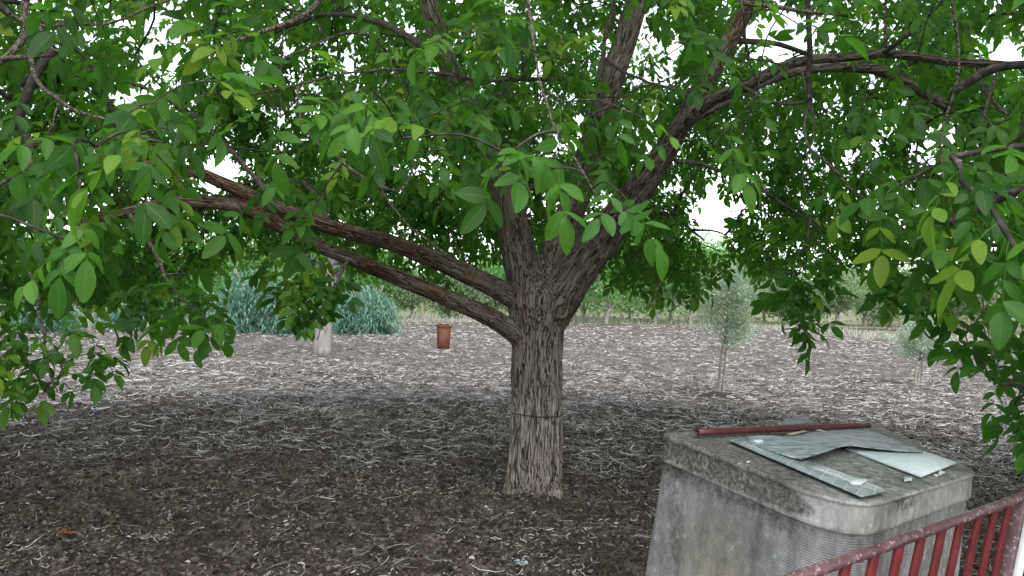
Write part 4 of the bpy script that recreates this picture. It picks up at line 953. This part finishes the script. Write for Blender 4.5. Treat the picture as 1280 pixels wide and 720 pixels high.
# soil mound at the sapling foot
c = gp(897, 497); V_, F_ = box(c, [.0, .0, .0]); 
th = np.linspace(0, 2*math.pi, 25)[:-1]; rings = [np.stack([c[0]+r_*np.cos(th)*1.1, c[1]+r_*np.sin(th), c[2]+.09*(1-(r_/.34)**2)+.02*(vnoise(np.stack([np.cos(th)*4*r_, np.sin(th)*4*r_, th*0+r_*9], -1))-.5)-.01], -1) for r_ in (.02, .1, .2, .28, .36)]
n = 24; V_ = np.vstack(rings); j = np.arange(n); k = (j+1) % n; F_ = [np.vstack([np.stack([i*n+j, i*n+n+j, i*n+n+k, i*n+k], -1) for i in range(4)]), np.arange(n)[None]]
tag(part('soil_mound', V_, F_, CLOD, attrs={'tint': np.full(len(V_), .3)}), 'low mound of soil at the foot of the taller olive sapling', 'soil mound')
WOOD = flat_mat('grey_wood', (.20, .16, .125), .9, .35, 20); REDW = flat_mat('brown_post', (.16, .075, .055), .8)
def stake_at(px, py, h, r_, mat, lab, lean_=0.0, name='stake'):
    c_ = gp(px, py); pth = catmull([c_-[0, 0, .1], c_+[lean_*h*.5+.01, 0, h*.5], c_+[lean_*h, 0, h]], 3); tag(part(name, *tube(pth, np.linspace(r_, r_*.85, len(pth)), 8), mat), lab, 'stake' if name == 'stake' else 'post')
stake_at(1150, 483, .55, .014, WOOD, 'thin bare stake beside the low olive sapling', .05)
stake_at(527, 403, 1.05, .07, WOOD, 'grey wooden fence post at the far field edge left of the trunk', 0, 'wooden_post')
stake_at(1160, 430, 1.25, .05, REDW, 'reddish brown post at the field edge on the right', .08, 'wooden_post')
stake_at(640-170, 402, .8, .05, WOOD, 'short grey post beside the right blue green shrub', 0, 'wooden_post')
stake_at(940, 412, 1.2, .05, WOOD, 'grey wooden post behind the taller olive sapling', .03, 'wooden_post')

def plume_shrub(px, py, wpx, hpx, lab, seed, n=420, mat=BLUEG):
    c_ = gp(px, py); D = (c_-EYE)@FWD; wd = wpx*D/F; ht = hpx*D/F; r_ = np.random.RandomState(seed)
    root = empty('feathery_shrub', c_, lab, 'shrub', 'feathery blue green shrubs at the field edge')
    V_, F_, T_, k = [], [], [], 0; stems = []
    for i in range(n):
        # start on a mound surface, arch outward and droop
        a_ = r_.uniform(0, 6.28); e = math.acos(r_.random()**.8) ; rr_ = r_.uniform(.35, .95)
        d = np.array([math.cos(a_)*math.sin(e), math.sin(a_)*math.sin(e), math.cos(e)])
        s0 = c_+d*np.array([wd*.5, wd*.4, ht])*rr_*.8; L = r_.uniform(.18, .36)*ht
        out = np.array([math.cos(a_), math.sin(a_), 0]); t = np.linspace(0, 1, 6)
        pth = s0+out*(t*L*.75)[:, None]+np.array([0, 0, 1])*((t*.75-1.15*t*t)*L)[:, None]
        pth[:, 2] = np.maximum(pth[:, 2], c_[2]+.03); tv = r_.random()
        sdv = np.cross(out, [0, 0, 1]); ww = .019*D/30
        for s_ in range(9):
            q0 = pth[min(5, 1+s_//2)]; dirn = out*r_.uniform(.0, .7)+sdv*r_.uniform(-1, 1)+np.array([0, 0, -.45*r_.random()]); l = L*r_.uniform(.25, .5)
            m1 = q0+dirn*l*.5+[0, 0, .03]; e1 = q0+dirn*l+[0, 0, -.25*l]; b_ = np.cross(dirn, [0.2, 0.1, 1]); b_ = b_/np.linalg.norm(b_)*ww*1.3
            V_ += [q0, m1+b_, e1, m1-b_]; F_.append((k, k+1, k+2, k+3)); k += 4; T_ += [tv*.8+.2*r_.random()]*4
    part('stem', *merge([tube(catmull([c_-[0, 0, .05], c_+[math.cos(a_)*wd*.1, math.sin(a_)*wd*.1, ht*.4], c_+[math.cos(a_)*wd*.25, math.sin(a_)*wd*.2, ht*.75]], 3), np.linspace(.05, .015, 7), 6) for a_ in np.arange(6)]), PALEBARK, root)
    tag(part('foliage', np.array(V_), np.array(F_), mat, root, False, {'tint': np.array(T_)}), kind='stuff')
plume_shrub(455, 417, 92, 80, 'rounded feathery blue green shrub right of the whitewashed trunk', 31, 700)
plume_shrub(318, 415, 118, 104, 'tallest feathery blue green shrub left of the whitewashed trunk', 32, 950)
plume_shrub(372, 419, 60, 46, 'low feathery blue green shrub directly behind the whitewashed trunk', 33, 420)
plume_shrub(275, 419, 50, 34, 'smallest feathery shrub at the left foot of the tallest one', 36, 300)
plume_shrub(55, 416, 100, 62, 'wide feathery blue green shrub at the left edge of the field', 34, 600)
plume_shrub(150, 413, 66, 46, 'feathery blue green shrub seen under the left drooping leaves', 35, 380)
# row of trees beyond the field
far = [(-60, 408, 4.5), (20, 402, 5.2), (110, 400, 4.2), (205, 404, 3.2), (262, 398, 5.5), (350, 398, 6), (430, 398, 5.6), (560, 398, 3.1), (615, 399, 3.2), (700, 402, 6.2), (757, 405, 5.6), (818, 405, 5.8), (862, 406, 5.6), (925, 406, 4.0), (985, 408, 3.0), (1045, 411, 3.4), (1110, 413, 2.8), (1180, 415, 3.6), (1250, 418, 3.6), (1330, 420, 4.6)]
FL = ['leftmost far tree beyond the frame edge', 'far tree behind the shrub at the left edge', 'far tree above the left feathery shrubs', 'low bright green tree under the drooping left leaves', 'far tree just left of the tallest feathery shrub', 'far tree behind the tallest feathery shrub', 'far tree behind the rounded feathery shrub', 'low pale bush left of the walnut trunk beyond the field', 'low pale bush just behind the walnut trunk',
      'far green tree just right of the walnut trunk', 'far green tree with the tallest pale bare trunk', 'far green tree with second pale trunk from the walnut', 'far green tree with third pale trunk from the walnut', 'pale far tree behind the taller olive sapling', 'low pale bush right of the taller olive sapling', 'pale thin tree between the two olive saplings', 'low pale bush behind the low olive sapling', 'pale far tree behind the reddish brown post', 'pale far tree near the right edge of the field', 'rightmost far tree beyond the frame edge']
for i, (px, py, h) in enumerate(far):
    pale = px in (560, 615, 925, 985, 1045, 1110, 1180, 1250, 1330); c_ = gp(px, py); D = (c_-EYE)@FWD
    sc_ = D/45
    make_tree('low_bush' if h < 3.3 else 'orchard_tree', c_, h*max(.8, sc_), (.2 if h < 3.3 else .9)*max(.8, sc_), .15, h*1.25*max(.8, sc_), 34, 7000, .20, PALEG if pale else FARG, PALEBARK, FL[i], 'bush' if h < 3.3 else 'tree', 'trees and bushes beyond the field', 50+i, .55, .25 if px in (757,) else .1, .2)
r_ = np.random.RandomState(77); cs_ = []
for i in range(420):
    x0 = r_.uniform(-95, 100); y0 = r_.uniform(58, 95); h = r_.uniform(1.5, 6.5); cs_.append((x0, y0, float(ground_z(x0, y0))+h*r_.random()))
V_, F_, t_ = leaf_cloud(60000, np.array(cs_), np.full((420, 3), 2.4), .42, .6, r_)
tag(part('far_wood', V_, F_, PALEG, None, False, {'tint': t_}), kind='stuff')
more = [(-20, 400, 5, 0), (70, 399, 5.5, 0), (165, 399, 5, 0), (300, 397, 6, 0), (395, 397, 6, 0), (470, 398, 4.2, 0), (515, 399, 3.4, 1), (585, 399, 3.4, 1), (640, 400, 4.6, 0), (675, 400, 5.6, 0), (730, 401, 6.4, 0), (787, 401, 6.0, 0), (838, 402, 6.2, 0), (890, 403, 5.6, 0), (955, 404, 4.4, 1), (1015, 406, 3.8, 1), (1080, 408, 4.0, 1), (1145, 410, 3.8, 1), (1215, 412, 4.2, 1), (1290, 414, 4.6, 0)]
ML = ['far green tree in the second row at the left frame edge', 'far green tree in the second row above the wide left shrub', 'far green tree in the second row above the small left shrub', 'far green tree in the second row behind the tallest feathery shrub', 'far green tree in the second row behind the whitewashed trunk', 'far green tree in the second row right of the rounded shrub', 'far pale tree in the second row just left of the hanging box', 'far pale tree in the second row between hanging box and walnut trunk', 'far green tree hidden behind the walnut trunk on its left', 'far green tree hidden behind the walnut trunk on its right',
      'far green tree in the second row left of the tallest pale trunk', 'far green tree in the second row right of the tallest pale trunk', 'far green tree in the second row between second and third pale trunk', 'far green tree in the second row left of the taller olive sapling', 'far pale tree in the second row right of the taller olive sapling', 'far pale tree in the second row left of the thin pale tree', 'far pale tree in the second row left of the low olive sapling', 'far pale tree in the second row behind the low olive sapling', 'far pale tree in the second row right of the low olive sapling', 'far green tree in the second row at the right frame edge']
for i, (px, py, h, pale) in enumerate(more):
    c_ = on_ground(px, py); c_[2] = float(ground_z(c_[0], c_[1])); D = (c_-EYE)@FWD; k_ = max(.85, D/50)
    make_tree('orchard_tree', c_, h*k_, .6*k_, .13, h*1.1*k_, 34, 6500, .22, PALEG if pale else FARG, PALEBARK, ML[i], 'tree', 'trees in the second far row', 150+i, .55)
# dry grass along the edge of the field
def edge_pt(px):
    return np.interp(px, [-300, 0, 150, 320, 500, 700, 850, 1000, 1120, 1250, 1600], [412, 412, 409, 408, 403, 403, 407, 415, 428, 440, 452])
n = 14000; px = rng.uniform(-150, 1420, n); py = edge_pt(px)-rng.random(n)**1.5*6
r_ = np.array([on_ground(a_, b_) for a_, b_ in zip(px, py)]); r_[:, 1] = np.minimum(r_[:, 1]+rng.random(n)*2, 60); r_[:, 2] = ground_z(r_[:, 0], r_[:, 1])
hh = rng.uniform(.08, .5, n)*(.25+fbm(r_*.8, 2)); an = rng.uniform(0, 6.28, n); lx = rng.normal(0, .25, n)*hh; ly = rng.normal(0, .25, n)*hh; ww = .016
dx, dy = np.cos(an)*ww, np.sin(an)*ww; o_ = np.zeros(n)
V_ = np.stack([r_+np.stack([dx, dy, o_], -1), r_-np.stack([dx, dy, o_], -1), r_+np.stack([lx*.5-dx*.7, ly*.5-dy*.7, hh*.6], -1), r_+np.stack([lx, ly, hh], -1), r_+np.stack([lx*.5+dx*.7, ly*.5+dy*.7, hh*.6], -1)], 1).reshape(-1, 3)
tag(part('dry_grass', V_, np.arange(n)[:, None]*5+np.arange(5)[None], DRY, None, False, {'tint': np.repeat(rng.random(n), 5)}), kind='stuff')
